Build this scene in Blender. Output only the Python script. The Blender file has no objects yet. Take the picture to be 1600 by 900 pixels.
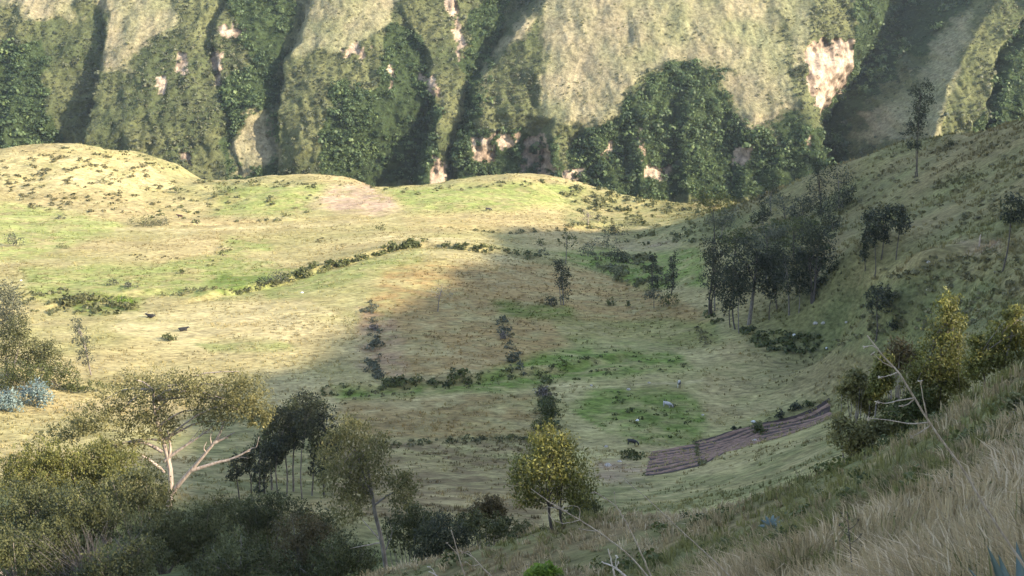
import bpy, math, random
import numpy as np
from mathutils import Vector

# ------------------------------------------------------------------ camera, sky, sun, exposure
SC = bpy.context.scene
COL = SC.collection
PITCH = math.radians(14.0)
HFOV = math.radians(45.0)
FPX = 800.0 / math.tan(HFOV / 2)
cam_data = bpy.data.cameras.new("camera")
cam_data.sensor_fit = 'HORIZONTAL'
cam_data.angle = HFOV
cam_data.clip_start = 0.1
cam_data.clip_end = 6000
cam = bpy.data.objects.new("camera", cam_data)
COL.objects.link(cam)
cam.location = (0, 0, 0)
cam.rotation_euler = (math.pi / 2 - PITCH, 0, 0)
SC.camera = cam

SUN_EL = math.radians(27.0)
SUN_BACK = math.radians(20.0)          # sun stands to the right, a little behind the viewer
S = Vector((math.cos(SUN_EL) * math.cos(SUN_BACK), -math.cos(SUN_EL) * math.sin(SUN_BACK), math.sin(SUN_EL)))
world = bpy.data.worlds.new("World")
SC.world = world
world.use_nodes = True
wn = world.node_tree.nodes
bg = wn["Background"]
sky = wn.new("ShaderNodeTexSky")
sky.sky_type = 'NISHITA'
sky.sun_disc = False
sky.sun_elevation = SUN_EL
sky.sun_rotation = math.radians(90) + SUN_BACK
sky.altitude = 2400
sky.air_density = 1.0
sky.dust_density = 3.0
sky.ozone_density = 0.6
world.node_tree.links.new(sky.outputs[0], bg.inputs[0])
bg.inputs[1].default_value = 0.15
sun_data = bpy.data.lights.new("sun", 'SUN')
sun_data.energy = 2.45
sun_data.angle = math.radians(0.9)
sun_data.color = (1.0, 0.96, 0.91)
sun = bpy.data.objects.new("sun", sun_data)
COL.objects.link(sun)
sun.rotation_euler = S.to_track_quat('Z', 'Y').to_euler()
SC.view_settings.view_transform = 'Standard'
SC.view_settings.look = 'None'
SC.view_settings.gamma = 1
SC.view_settings.exposure = 2.15
SC.view_settings.use_white_balance = True          # the camera's balance for a bluish shade
SC.view_settings.white_balance_temperature = 8000
SC.cycles.max_bounces = 6
SC.cycles.diffuse_bounces = 3
SC.cycles.transmission_bounces = 3
SC.cycles.transparent_max_bounces = 4
SC.cycles.volume_bounces = 0
SC.cycles.use_denoising = True

# ------------------------------------------------------------------ helpers
CP, SP = math.cos(PITCH), math.sin(PITCH)
RNG = np.random.default_rng(7)
random.seed(7)


def ray(px, py):
    rx = (px - 800.0) / FPX
    ry = -(py - 450.0) / FPX
    return rx, CP + ry * SP, -SP + ry * CP


def at(px, py, y):
    """point of the place seen at that pixel, y metres ahead"""
    dx, dy, dz = ray(px, py)
    s = y / dy
    return np.array((dx * s, y, dz * s))


def at_z(px, py, z):
    dx, dy, dz = ray(px, py)
    s = z / dz
    return np.array((dx * s, dy * s, z))


def project(P):
    x, y, z = P[..., 0], P[..., 1], P[..., 2]
    d = y * CP - z * SP
    u = y * SP + z * CP
    d = np.where(np.abs(d) < 1e-3, 1e-3, d)
    return 800 + FPX * x / d, 450 - FPX * u / d


def _hash(ix, iy, seed):
    n = (ix.astype(np.int64) * 374761393 + iy.astype(np.int64) * 668265263 + seed * 982451653) & 0x7fffffff
    n = ((n ^ (n >> 13)) * 1274126177) & 0x7fffffff
    n = n ^ (n >> 16)
    return (n & 0xffff) / 65535.0


def vnoise(x, y, seed=0):
    x = np.asarray(x, float); y = np.asarray(y, float)
    ix, iy = np.floor(x), np.floor(y)
    fx, fy = x - ix, y - iy
    fx = fx * fx * (3 - 2 * fx); fy = fy * fy * (3 - 2 * fy)
    a = _hash(ix, iy, seed); b = _hash(ix + 1, iy, seed)
    c = _hash(ix, iy + 1, seed); d = _hash(ix + 1, iy + 1, seed)
    return (a * (1 - fx) + b * fx) * (1 - fy) + (c * (1 - fx) + d * fx) * fy


def fbm(x, y, seed=0, octv=4):
    t = 0; a = 0.5; s = 0
    for i in range(octv):
        t = t + a * (vnoise(x, y, seed + i * 17) - 0.5) * 2
        s += a; a *= 0.5; x = x * 2.03 + 11.3; y = y * 2.03 + 5.7
    return t / s


def inside(px, py, poly):
    r = np.zeros(px.shape, bool)
    n = len(poly)
    for i in range(n):
        x0, y0 = poly[i]; x1, y1 = poly[(i + 1) % n]
        if y0 == y1:
            continue
        c = ((y0 > py) != (y1 > py)) & (px < (x1 - x0) * (py - y0) / (y1 - y0) + x0)
        r ^= c
    return r


def mesh_np(name, V, F, mat=None, attrs=None, smooth=False, cols=None):
    """one mesh from arrays; F is (n,3) or (n,4)"""
    me = bpy.data.meshes.new(name)
    V = np.ascontiguousarray(V, np.float32); F = np.ascontiguousarray(F, np.int32)
    k = F.shape[1]
    me.vertices.add(len(V)); me.vertices.foreach_set('co', V.ravel())
    me.loops.add(F.size); me.loops.foreach_set('vertex_index', F.ravel())
    me.polygons.add(len(F))
    me.polygons.foreach_set('loop_start', np.arange(0, F.size, k, dtype=np.int32))
    if smooth:
        me.polygons.foreach_set('use_smooth', np.ones(len(F), bool))
    me.update(calc_edges=True)
    for an, arr in (attrs or {}).items():
        a = me.attributes.new(an, 'FLOAT', 'POINT')
        a.data.foreach_set('value', np.ascontiguousarray(arr, np.float32))
    for an, arr in (cols or {}).items():
        a = me.attributes.new(an, 'FLOAT_COLOR', 'POINT')
        c4 = np.ones((len(V), 4), np.float32); c4[:, :3] = arr
        a.data.foreach_set('color', c4.ravel())
    if mat:
        me.materials.append(mat)
    return me


def link(name, me, parent=None, loc=None):
    o = bpy.data.objects.new(name, me)
    COL.objects.link(o)
    if parent is not None:
        o.parent = parent
    if loc is not None:
        o.location = loc
    return o


def tag(o, label=None, cat=None, group=None, kind=None):
    if label: o['label'] = label
    if cat: o['category'] = cat
    if group: o['group'] = group
    if kind: o['kind'] = kind
    return o


def thing(name, loc, label, cat, group=None):
    o = bpy.data.objects.new(name, None)
    o.empty_display_size = 0.2
    COL.objects.link(o)
    o.location = tuple(float(v) for v in loc)
    return tag(o, label, cat, group)


class Soup:
    """collects triangles"""
    def __init__(self):
        self.V = []; self.F = []; self.n = 0; self.A = []

    def add(self, V, F, rnd=None):
        V = np.asarray(V, float); F = np.asarray(F, int)
        if F.shape[1] == 4:
            F = np.concatenate([F[:, [0, 1, 2]], F[:, [0, 2, 3]]])
        self.V.append(V); self.F.append(F + self.n); self.n += len(V)
        self.A.append(np.full(len(V), 0.5) if rnd is None else np.asarray(rnd, float))

    def mesh(self, name, mat, smooth=False):
        return mesh_np(name, np.concatenate(self.V), np.concatenate(self.F), mat, {'rnd': np.concatenate(self.A)}, smooth)


def tube(path, radii, sides=6, cap=True):
    path = np.asarray(path, float); n = len(path)
    radii = np.asarray(radii, float)
    T = np.gradient(path, axis=0)
    T /= np.linalg.norm(T, axis=1)[:, None] + 1e-9
    ref = np.array((0.31, 0.95, 0.02)) if abs(T[0][2]) > 0.5 else np.array((0.0, 0.05, 1.0))
    A = np.cross(T, ref); A /= np.linalg.norm(A, axis=1)[:, None] + 1e-9
    B = np.cross(T, A)
    th = np.linspace(0, 2 * np.pi, sides, endpoint=False)
    V = path[:, None, :] + radii[:, None, None] * (np.cos(th)[None, :, None] * A[:, None, :] + np.sin(th)[None, :, None] * B[:, None, :])
    V = V.reshape(-1, 3)
    i = np.arange(n - 1)[:, None] * sides; j = np.arange(sides)[None, :]; j2 = (j + 1) % sides
    F = np.stack([i + j, i + j2, i + sides + j2, i + sides + j], -1).reshape(-1, 4)
    F = np.concatenate([F[:, [0, 1, 2]], F[:, [0, 2, 3]]])
    if cap:
        V = np.concatenate([V, path[-1:] + T[-1:] * radii[-1]])
        b = (n - 1) * sides
        F = np.concatenate([F, np.stack([b + np.arange(sides), b + (np.arange(sides) + 1) % sides, np.full(sides, len(V) - 1)], -1)])
    return V, F


def smooth_path(pts, n=12, wob=0.0, rng=RNG):
    pts = np.asarray(pts, float)
    t = np.linspace(0, len(pts) - 1, n)
    if len(pts) > 2:
        P = np.concatenate([[2 * pts[0] - pts[1]], pts, [2 * pts[-1] - pts[-2]]])
        k = np.minimum(t.astype(int), len(pts) - 2); f = (t - k)[:, None]
        p0, p1, p2, p3 = P[k], P[k + 1], P[k + 2], P[k + 3]
        out = 0.5 * (2 * p1 + (p2 - p0) * f + (2 * p0 - 5 * p1 + 4 * p2 - p3) * f ** 2 + (3 * p1 - p0 - 3 * p2 + p3) * f ** 3)
    else:
        out = pts[0] + (pts[-1] - pts[0]) * (t / (len(pts) - 1))[:, None]
    if wob:
        w = rng.normal(0, wob, out.shape); w[0] = 0
        out = out + w
    return out


# ------------------------------------------------------------------ materials
def new_mat(name):
    m = bpy.data.materials.new(name); m.use_nodes = True
    nt = m.node_tree
    return m, nt, nt.nodes, nt.links


def leaf_mat(name, dark, light, trans=0.3, tip=None):
    m, nt, N, L = new_mat(name)
    b = N['Principled BSDF']; out = N['Material Output']
    at_ = N.new('ShaderNodeAttribute'); at_.attribute_name = 'rnd'
    r = N.new('ShaderNodeValToRGB')
    r.color_ramp.elements[0].color = (*dark, 1); r.color_ramp.elements[1].color = (*light, 1)
    if tip:
        e = r.color_ramp.elements.new(0.9); e.color = (*light, 1)
        r.color_ramp.elements[2].color = (*tip, 1)
    L.new(at_.outputs['Fac'], r.inputs[0])
    L.new(r.outputs[0], b.inputs['Base Color'])
    b.inputs['Roughness'].default_value = 0.55
    b.inputs['Specular IOR Level'].default_value = 0.25
    t = N.new('ShaderNodeBsdfTranslucent')
    L.new(r.outputs[0], t.inputs[0])
    mx = N.new('ShaderNodeMixShader'); mx.inputs[0].default_value = trans
    L.new(b.outputs[0], mx.inputs[1]); L.new(t.outputs[0], mx.inputs[2])
    L.new(mx.outputs[0], out.inputs[0])
    return m


def turf_tuft_mat(name):
    m, nt, N, L = new_mat(name)
    b = N['Principled BSDF']
    c = N.new('ShaderNodeAttribute'); c.attribute_name = 'col'
    L.new(c.outputs['Color'], b.inputs['Base Color'])
    b.inputs['Roughness'].default_value = 0.8; b.inputs['Specular IOR Level'].default_value = 0.1
    t = N.new('ShaderNodeBsdfTranslucent'); L.new(c.outputs['Color'], t.inputs[0])
    mx = N.new('ShaderNodeMixShader'); mx.inputs[0].default_value = 0.4
    L.new(b.outputs[0], mx.inputs[1]); L.new(t.outputs[0], mx.inputs[2]); L.new(mx.outputs[0], N['Material Output'].inputs[0])
    return m


def bark_mat(name, a, b_, scale=3.0):
    m, nt, N, L = new_mat(name)
    b = N['Principled BSDF']
    tc = N.new('ShaderNodeTexCoord')
    mp = N.new('ShaderNodeMapping'); mp.inputs['Scale'].default_value = (scale, scale, scale * 0.3)
    no = N.new('ShaderNodeTexNoise'); no.inputs['Scale'].default_value = 2.0; no.inputs['Detail'].default_value = 5
    r = N.new('ShaderNodeValToRGB')
    r.color_ramp.elements[0].position = 0.35; r.color_ramp.elements[1].position = 0.65
    r.color_ramp.elements[0].color = (*a, 1); r.color_ramp.elements[1].color = (*b_, 1)
    L.new(tc.outputs['Object'], mp.inputs[0]); L.new(mp.outputs[0], no.inputs[0])
    L.new(no.outputs[0], r.inputs[0]); L.new(r.outputs[0], b.inputs['Base Color'])
    bu = N.new('ShaderNodeBump'); bu.inputs['Strength'].default_value = 0.5; bu.inputs['Distance'].default_value = 0.02
    L.new(no.outputs[0], bu.inputs['Height']); L.new(bu.outputs[0], b.inputs['Normal'])
    b.inputs['Roughness'].default_value = 0.85
    return m


def ground_mat(name, s_fine, s_mid, bump, dist, stretch=0.45):
    m, nt, N, L = new_mat(name)
    b = N['Principled BSDF']
    col = N.new('ShaderNodeAttribute'); col.attribute_name = 'col'
    geo = N.new('ShaderNodeNewGeometry')
    mp = N.new('ShaderNodeMapping'); mp.inputs['Scale'].default_value = (stretch, 1.0, 1.0)
    L.new(geo.outputs['Position'], mp.inputs[0])
    n1 = N.new('ShaderNodeTexNoise'); n1.inputs['Scale'].default_value = s_fine; n1.inputs['Detail'].default_value = 6; n1.inputs['Roughness'].default_value = 0.7
    n2 = N.new('ShaderNodeTexNoise'); n2.inputs['Scale'].default_value = s_mid; n2.inputs['Detail'].default_value = 5; n2.inputs['Roughness'].default_value = 0.65
    L.new(mp.outputs[0], n1.inputs[0]); L.new(mp.outputs[0], n2.inputs[0])
    r1 = N.new('ShaderNodeMapRange'); r1.inputs[1].default_value = 0.3; r1.inputs[2].default_value = 0.7; r1.inputs[3].default_value = 0.45; r1.inputs[4].default_value = 1.62
    L.new(n1.outputs[0], r1.inputs[0])
    r2 = N.new('ShaderNodeMapRange'); r2.inputs[1].default_value = 0.3; r2.inputs[2].default_value = 0.7; r2.inputs[3].default_value = 0.78; r2.inputs[4].default_value = 1.2
    L.new(n2.outputs[0], r2.inputs[0])
    mu = N.new('ShaderNodeMath'); mu.operation = 'MULTIPLY'
    L.new(r1.outputs[0], mu.inputs[0]); L.new(r2.outputs[0], mu.inputs[1])
    vm = N.new('ShaderNodeVectorMath'); vm.operation = 'SCALE'
    L.new(col.outputs['Color'], vm.inputs[0]); L.new(mu.outputs[0], vm.inputs['Scale'])
    L.new(vm.outputs[0], b.inputs['Base Color'])
    b.inputs['Roughness'].default_value = 0.95
    b.inputs['Specular IOR Level'].default_value = 0.1
    bu = N.new('ShaderNodeBump'); bu.inputs['Strength'].default_value = bump; bu.inputs['Distance'].default_value = dist
    L.new(n1.outputs[0], bu.inputs['Height']); L.new(bu.outputs[0], b.inputs['Normal'])
    return m


def plain_mat(name, a, b_, scale=4.0, rough=0.8, bump=0.3, dist=0.03):
    m, nt, N, L = new_mat(name)
    b = N['Principled BSDF']
    tc = N.new('ShaderNodeTexCoord')
    no = N.new('ShaderNodeTexNoise'); no.inputs['Scale'].default_value = scale; no.inputs['Detail'].default_value = 5
    r = N.new('ShaderNodeValToRGB')
    r.color_ramp.elements[0].position = 0.4; r.color_ramp.elements[1].position = 0.6
    r.color_ramp.elements[0].color = (*a, 1); r.color_ramp.elements[1].color = (*b_, 1)
    L.new(tc.outputs['Object'], no.inputs[0]); L.new(no.outputs[0], r.inputs[0]); L.new(r.outputs[0], b.inputs['Base Color'])
    bu = N.new('ShaderNodeBump'); bu.inputs['Strength'].default_value = bump; bu.inputs['Distance'].default_value = dist
    L.new(no.outputs[0], bu.inputs['Height']); L.new(bu.outputs[0], b.inputs['Normal'])
    b.inputs['Roughness'].default_value = rough
    return m


M = {
    'ground': ground_mat('meadow_ground', 1.3, 0.16, 0.6, 0.35),
    'mountain': ground_mat('mountain_ground', 0.5, 0.07, 0.8, 1.0, 1.0),
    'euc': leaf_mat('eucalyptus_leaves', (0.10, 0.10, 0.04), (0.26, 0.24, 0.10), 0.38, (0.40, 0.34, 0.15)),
    'euc_yellow': leaf_mat('yellow_green_leaves', (0.08, 0.082, 0.024), (0.22, 0.22, 0.065), 0.38, (0.33, 0.325, 0.09)),
    'dark': leaf_mat('dark_leaves', (0.026, 0.031, 0.02), (0.08, 0.09, 0.046), 0.28),
    'grey': leaf_mat('grey_green_leaves', (0.06, 0.07, 0.045), (0.15, 0.155, 0.10), 0.25),
    'blue': leaf_mat('blue_green_leaves', (0.09, 0.14, 0.13), (0.26, 0.34, 0.32), 0.2),
    'green': leaf_mat('green_leaves', (0.045, 0.058, 0.02), (0.13, 0.145, 0.048), 0.3),
    'bright': leaf_mat('bright_green_leaves', (0.09, 0.16, 0.025), (0.22, 0.32, 0.05), 0.4),
    'forest': leaf_mat('mountain_forest_leaves', (0.035, 0.062, 0.027), (0.10, 0.135, 0.055), 0.28, (0.16, 0.17, 0.075)),
    'scrub': leaf_mat('scrub_leaves', (0.065, 0.075, 0.03), (0.20, 0.195, 0.085), 0.25),
    'hill_scrub': leaf_mat('hillside_scrub_leaves', (0.085, 0.085, 0.038), (0.22, 0.19, 0.09), 0.25),
    'lush_forest': leaf_mat('ravine_forest_leaves', (0.034, 0.062, 0.03), (0.10, 0.15, 0.06), 0.28, (0.15, 0.20, 0.075)),
    'grey_scrub': leaf_mat('mountain_scrub_leaves', (0.05, 0.066, 0.042), (0.13, 0.142, 0.082), 0.28, (0.19, 0.185, 0.105)),
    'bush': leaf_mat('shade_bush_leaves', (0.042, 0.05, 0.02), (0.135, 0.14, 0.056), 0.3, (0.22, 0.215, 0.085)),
    'rust': leaf_mat('rust_brown_leaves', (0.065, 0.055, 0.025), (0.17, 0.13, 0.06), 0.3),
    'twig': leaf_mat('bare_twigs', (0.10, 0.085, 0.075), (0.22, 0.19, 0.17), 0.1),
    'bench_grass': turf_tuft_mat('pasture_tufts'),
    'straw': leaf_mat('straw_grass', (0.17, 0.13, 0.07), (0.45, 0.355, 0.21), 0.35, (0.60, 0.49, 0.35)),
    'greengrass': leaf_mat('green_grass', (0.085, 0.09, 0.034), (0.25, 0.235, 0.09), 0.35),
    'pale_bark': bark_mat('pale_bark', (0.30, 0.22, 0.17), (0.52, 0.43, 0.36)),
    'dark_bark': bark_mat('dark_bark', (0.05, 0.04, 0.033), (0.13, 0.105, 0.085)),
    'grey_bark': bark_mat('grey_bark', (0.12, 0.10, 0.085), (0.28, 0.24, 0.21)),
    'stalk': bark_mat('dry_stalk', (0.30, 0.23, 0.165), (0.50, 0.42, 0.335), 30),
    'white_stalk': bark_mat('bleached_stalk', (0.45, 0.38, 0.32), (0.68, 0.61, 0.54), 30),
    'stone': plain_mat('pale_stone', (0.30, 0.27, 0.24), (0.55, 0.51, 0.46), 3.0),
    'white': plain_mat('white_cover', (0.72, 0.72, 0.72), (0.82, 0.82, 0.80), 2.0),
    'black_hide': plain_mat('black_hide', (0.012, 0.011, 0.011), (0.03, 0.026, 0.024), 3.0, 0.6),
    'brown_hide': plain_mat('brown_hide', (0.06, 0.025, 0.018), (0.10, 0.045, 0.03), 3.0, 0.6),
    'grey_hide': plain_mat('pale_grey_hide', (0.30, 0.29, 0.29), (0.5, 0.48, 0.46), 2.0, 0.7),
    'pied_hide': plain_mat('black_white_hide', (0.02, 0.018, 0.018), (0.75, 0.72, 0.68), 1.4, 0.6),
    'soil': plain_mat('ploughed_soil', (0.032, 0.018, 0.014), (0.06, 0.036, 0.028), 1.2, 0.95, 0.8, 0.12),  # furrow bed: furrow shade put into the colour, darker than the ridges
    'ridge_soil': plain_mat('lightened_ridge_soil', (0.17, 0.098, 0.068), (0.27, 0.16, 0.115), 1.2, 0.95, 0.8, 0.12),  # ridges lightened in colour, standing in for shading too flat to show them
    'agave': plain_mat('agave_skin', (0.07, 0.12, 0.11), (0.13, 0.19, 0.17), 2.0, 0.5, 0.1),
}

# ------------------------------------------------------------------ terrain: the shape of the valley
CTRL = []


def cz(px, py, z): CTRL.append(at_z(px, py, z))
def cy(px, py, y): CTRL.append(at(px, py, y))
def cw(x, y, z): CTRL.append(np.array((x, y, z), float))


# pasture bench
for p in [(0, 330, -67), (0, 400, -68.5), (200, 400, -68.5), (180, 340, -68), (400, 450, -70), (320, 330, -69.5), (430, 340, -69.5), (235, 493, -70), (480, 520, -69.5), (600, 480, -68.5),
          (600, 400, -66.5), (720, 392, -66.5), (500, 400, -68.5), (480, 330, -69.5), (720, 340, -69.5), (880, 345, -71), (820, 410, -68.5), (880, 470, -70), (1000, 460, -71), (1080, 540, -71.2),
          (700, 560, -70.2), (600, 605, -71.5), (850, 600, -71.6), (1050, 610, -71.5), (1150, 545, -70.0), (1000, 690, -73), (1230, 590, -70.5), (1120, 690, -72.5),
          (1310, 640, -69.5), (700, 690, -71), (560, 680, -71), (900, 690, -73), (150, 590, -70.5), (40, 660, -69.5), (420, 620, -71), (-200, 450, -69), (-250, 650, -66),
          (960, 380, -74), (1040, 340, -74), (1000, 415, -72.5), (1090, 420, -72), (930, 330, -73), (1190, 560, -70.5)]:
    cz(*p)
# near edge of the bench, climbing to the viewer
for p in [(740, 760, 152), (940, 745, 158), (1100, 765, 146), (1000, 800, 132), (1240, 690, 160), (600, 790, 128), (400, 790, 128), (262, 803, 112), (100, 760, 118), (-100, 800, 110),
          (60, 905, 82), (250, 905, 84), (430, 905, 84), (560, 915, 76), (700, 905, 70), (-150, 905, 80)]:
    cy(*p)
# far rim and knoll
RIM = [(-150, 262, -62), (0, 246, -61), (70, 236, -59), (130, 231, -57.5), (210, 240, -59), (280, 258, -64), (345, 287, -71), (450, 290, -71.5), (520, 286, -69), (560, 284, -67.5),
       (600, 300, -70.5), (650, 299, -71), (720, 290, -70.5), (800, 284, -70), (870, 286, -70.5), (960, 302, -72), (1060, 322, -76), (1160, 334, -80)]
for px, py, z in RIM:
    p = at_z(px, py, z)
    CTRL.append(p)
    cw(p[0] * 1.07, p[1] + 28, z - 30)
    cw(p[0] * 1.25, p[1] + 90, -165)
cz(130, 290, -64); cz(230, 300, -67); cz(0, 290, -64); cz(560, 315, -67.8); cz(300, 280, -67.5)
# hillside on the right
for p in [(1330, 400, 232), (1420, 420, 205), (1520, 385, 205), (1600, 300, 225), (1600, 420, 180), (1500, 300, 255), (1450, 350, 235), (1400, 300, 285), (1430, 282, 285), (1310, 345, 290),
          (1250, 330, 320), (1200, 350, 300), (1130, 372, 300), (1350, 480, 222), (1450, 480, 198), (1300, 545, 226), (1400, 540, 200), (1560, 500, 160), (1420, 620, 158), (1340, 610, 196), (1250, 460, 245), (1700, 420, 170), (1500, 230, 300)]:
    cy(*p)
for px, py, y in [(1240, 292, 360), (1300, 258, 345), (1360, 236, 335), (1430, 216, 325), (1500, 206, 315), (1600, 182, 300), (1700, 150, 285)]:
    p = at(px, py, y)
    CTRL.append(p)
    cw(p[0] * 1.05, y + 22, p[2] - 14)
    cw(p[0] * 1.12, y + 75, p[2] - 65)
    cw(p[0] * 1.2, y + 150, -165)
# the ridge the hillside climbs to, out of the frame on the right; it keeps the near valley in shade
for y, z in ((-200, 160), (-150, 154), (-110, 144), (-80, 132), (-65, 125), (-56, 122), (-49, 117), (-41, 111.3), (-34, 115.5), (-27, 120), (-18, 117), (-8, 114), (8, 107), (30, 104), (60, 100), (100, 92.5), (150, 84), (200, 75), (240, 68), (268, 63)):
    cw(255, y, z)
    if y > -90: cw(226, y + 6, z - 21)
for y in (-200, -100, -40, 0, 50, 100, 150, 200, 260):
    cw(300, y, 96 - 0.175 * y); cw(430, y, 30 - 0.1 * y)
cw(260, 296, 25); cw(270, 330, -35); cw(290, 390, -120)
for y in (0, 60, 120, 180): cw(165, y, 40 - 0.17 * y)
# the slope the viewer stands on
EDGE = [(640, 900, 62), (760, 884, 60), (840, 852, 60), (920, 830, 60), (1000, 818, 58), (1112, 812, 54), (1200, 775, 52), (1280, 753, 48), (1360, 728, 45), (1400, 702, 44), (1480, 658, 42), (1600, 578, 40), (1720, 500, 38)]
for px, py, y in EDGE:
    p = at(px, py, y)
    CTRL.append(p)
    q = p * np.array((1.0, 1, 1)) + np.array((-2.5, 7, -6.5)); CTRL.append(q)
    CTRL.append(p + np.array((-7, 26, -22)))
for p in [(1400, 900, 11), (1100, 900, 19), (900, 900, 40), (1600, 900, 8.5), (1600, 760, 15), (1350, 800, 24), (1200, 840, 32), (1000, 870, 40), (1500, 720, 27), (1600, 660, 26), (1750, 700, 14)]:
    cy(*p)
cw(0, 0, -1.7); cw(0, -6, 1.2); cw(8, 0, 1.5); cw(-8, 4, -6.5); cw(-12, 20, -17); cw(-25, 45, -31); cw(-30, 0, -16); cw(-60, 20, -33); cw(0, -80, 40); cw(-120, -60, -20); cw(-150, 40, -55); cw(60, 0, 24); cw(60, -100, 70); cw(60, 50, -2); cw(120, -100, 80)
cw(-300, 200, -66); cw(-300, 350, -62); cw(-420, 100, -60); cw(-420, 400, -62)
CTRL = np.array(CTRL)
_C = 5.0
_d = np.sqrt(((CTRL[:, None, :2] - CTRL[None, :, :2]) ** 2).sum(-1) + _C * _C)
_n = len(CTRL)
_P = np.concatenate([np.ones((_n, 1)), CTRL[:, :2] / 100], 1)
_A = np.zeros((_n + 3, _n + 3)); _A[:_n, :_n] = _d + np.eye(_n) * -0.4; _A[:_n, _n:] = _P; _A[_n:, :_n] = _P.T
_w = np.linalg.solve(_A, np.concatenate([CTRL[:, 2], np.zeros(3)]))

BANKS = []      # field banks: polyline of world points, height, width


def seg_dist(x, y, pts):
    """signed distance to a polyline (positive on its left side) and the nearest distance"""
    best = np.full(x.shape, 1e9); sg = np.zeros(x.shape)
    for a, b in zip(pts[:-1], pts[1:]):
        vx, vy = b[0] - a[0], b[1] - a[1]
        l2 = vx * vx + vy * vy
        t = np.clip(((x - a[0]) * vx + (y - a[1]) * vy) / l2, 0, 1)
        dx, dy = x - a[0] - t * vx, y - a[1] - t * vy
        d = np.hypot(dx, dy)
        m = d < best
        best = np.where(m, d, best); sg = np.where(m, np.sign(vx * dy - vy * dx), sg)
    return best, sg


def height(x, y, detail=True):
    x = np.asarray(x, float); y = np.asarray(y, float)
    sh = x.shape
    xf, yf = x.ravel(), y.ravel()
    out = np.empty(xf.size)
    for i in range(0, xf.size, 20000):
        xs, ys = xf[i:i + 20000], yf[i:i + 20000]
        k = np.sqrt((xs[:, None] - CTRL[None, :, 0]) ** 2 + (ys[:, None] - CTRL[None, :, 1]) ** 2 + _C * _C)
        out[i:i + 20000] = k @ _w[:_n] + _w[_n] + _w[_n + 1] * xs / 100 + _w[_n + 2] * ys / 100
    z = out.reshape(sh)
    for pts, hgt, wid in BANKS:
        d, sg = seg_dist(x, y, pts)
        z = z + hgt * sg * np.exp(-d / wid) * np.clip(d / 0.8, 0, 1) * 0.5
    if detail:
        far = np.clip((y - 60) / 80, 0, 1)
        hill = np.clip((x - 55) / 30, 0, 1) * np.clip((y - 120) / 60, 0, 1)
        z = z + far * (0.55 * fbm(x / 17, y / 12, 3, 4) + 0.22 * fbm(x / 4, y / 2.2, 9, 3)) + hill * (1.6 * fbm(x / 16, y / 16, 21, 4)) \
            + (1 - far) * (0.35 * fbm(x / 5, y / 5, 5, 4) + 0.08 * fbm(x / 0.9, y / 0.9, 13, 3)) * np.clip(np.hypot(x, y) / 12, 0.1, 1)
        rimk = np.clip((y - 330) / 60, 0, 1) * np.clip((-x - 40) / 60, 0, 1)
        z = z + rimk * 1.2 * fbm(x / 11, y / 9, 31, 4) + np.clip((y - 350) / 50, 0, 1) * .7 * fbm(x / 6, y / 6, 37, 3)
    return z


GRID = None


def height_grid(x, y):
    """the same ground, read from a one metre grid"""
    fx = np.clip(x + 260, 0, 518.9); fy = np.clip(y - 60, 0, 418.9)
    i_ = fx.astype(int); j_ = fy.astype(int); a = fx - i_; b = fy - j_
    return (GRID[j_, i_] * (1 - a) + GRID[j_, i_ + 1] * a) * (1 - b) + (GRID[j_ + 1, i_] * (1 - a) + GRID[j_ + 1, i_ + 1] * a) * b


def make_grid():
    global GRID
    gx, gy = np.meshgrid(np.arange(-260, 260.0), np.arange(60, 480.0))
    GRID = height(gx, gy)


def hit(px, py, y0=66, y1=470, n=900):
    ys = np.linspace(y0, y1, n)
    dx, dy, dz = ray(px, py)
    s = ys / dy
    h = height_grid(dx * s, ys)
    below = (dz * s) < h
    if not below.any():
        k = n - 1
    else:
        k = int(np.argmax(below))
    return np.array((dx * s[k], ys[k], h[k]))


def bank(pixels, hgt, wid):
    pts = [hit(*p) for p in pixels]
    pts = [(float(p[0]), float(p[1])) for p in pts]
    NEW.append((pts, hgt, wid))


NEW = []
make_grid()
bank([(330, 462), (420, 445), (520, 415), (600, 392), (660, 383), (730, 388), (800, 396), (850, 408)], 1.6, 5)
bank([(520, 612), (600, 606), (730, 594), (850, 580), (960, 560)], 1.2, 4)
bank([(90, 478), (160, 465), (260, 455), (330, 462)], 1.0, 4)
bank([(700, 352), (800, 362), (880, 357), (940, 350)], 1.3, 4)
bank([(930, 418), (970, 438), (1010, 447), (1040, 440)], 1.2, 3)
bank([(120, 330), (260, 350), (420, 345), (560, 338)], 0.8, 4)
bank([(840, 585), (900, 575), (1000, 580), (1080, 590)], 0.6, 3)
bank([(1350, 440), (1440, 412), (1530, 382), (1590, 345)], 1.8, 3)
BANKS = NEW
make_grid()

# vertices: a fan that is fine in view and coarse outside
ys = np.concatenate([np.linspace(-220, -4, 26), np.geomspace(0.6, 4.6, 14) - 4, 0.7 * 1.0 + np.geomspace(0.5, 62, 190), np.linspace(63.2, 460, 430), np.linspace(463, 640, 50)])
ys = np.unique(np.round(ys, 3))
ui = np.linspace(-1, 1, 301)
uo = np.linspace(0, 1, 26)[1:]
rows = []
for y in ys:
    w = 0.50 * max(y, 0) + 7
    inner = ui * w
    lo = -(w + (600 - w) * uo ** 1.6)[::-1]; hi = w + (600 - w) * uo ** 1.6
    rows.append(np.concatenate([lo, inner, hi]))
TX = np.array(rows); TY = np.repeat(ys[:, None], TX.shape[1], 1)
TZ = height(TX, TY)
nr, nc = TX.shape
TV = np.stack([TX, TY, TZ], -1).reshape(-1, 3)
i = np.arange(nr - 1)[:, None] * nc; j = np.arange(nc - 1)[None, :]
TF = np.stack([i + j, i + j + 1, i + nc + j + 1, i + nc + j], -1).reshape(-1, 4)

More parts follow.
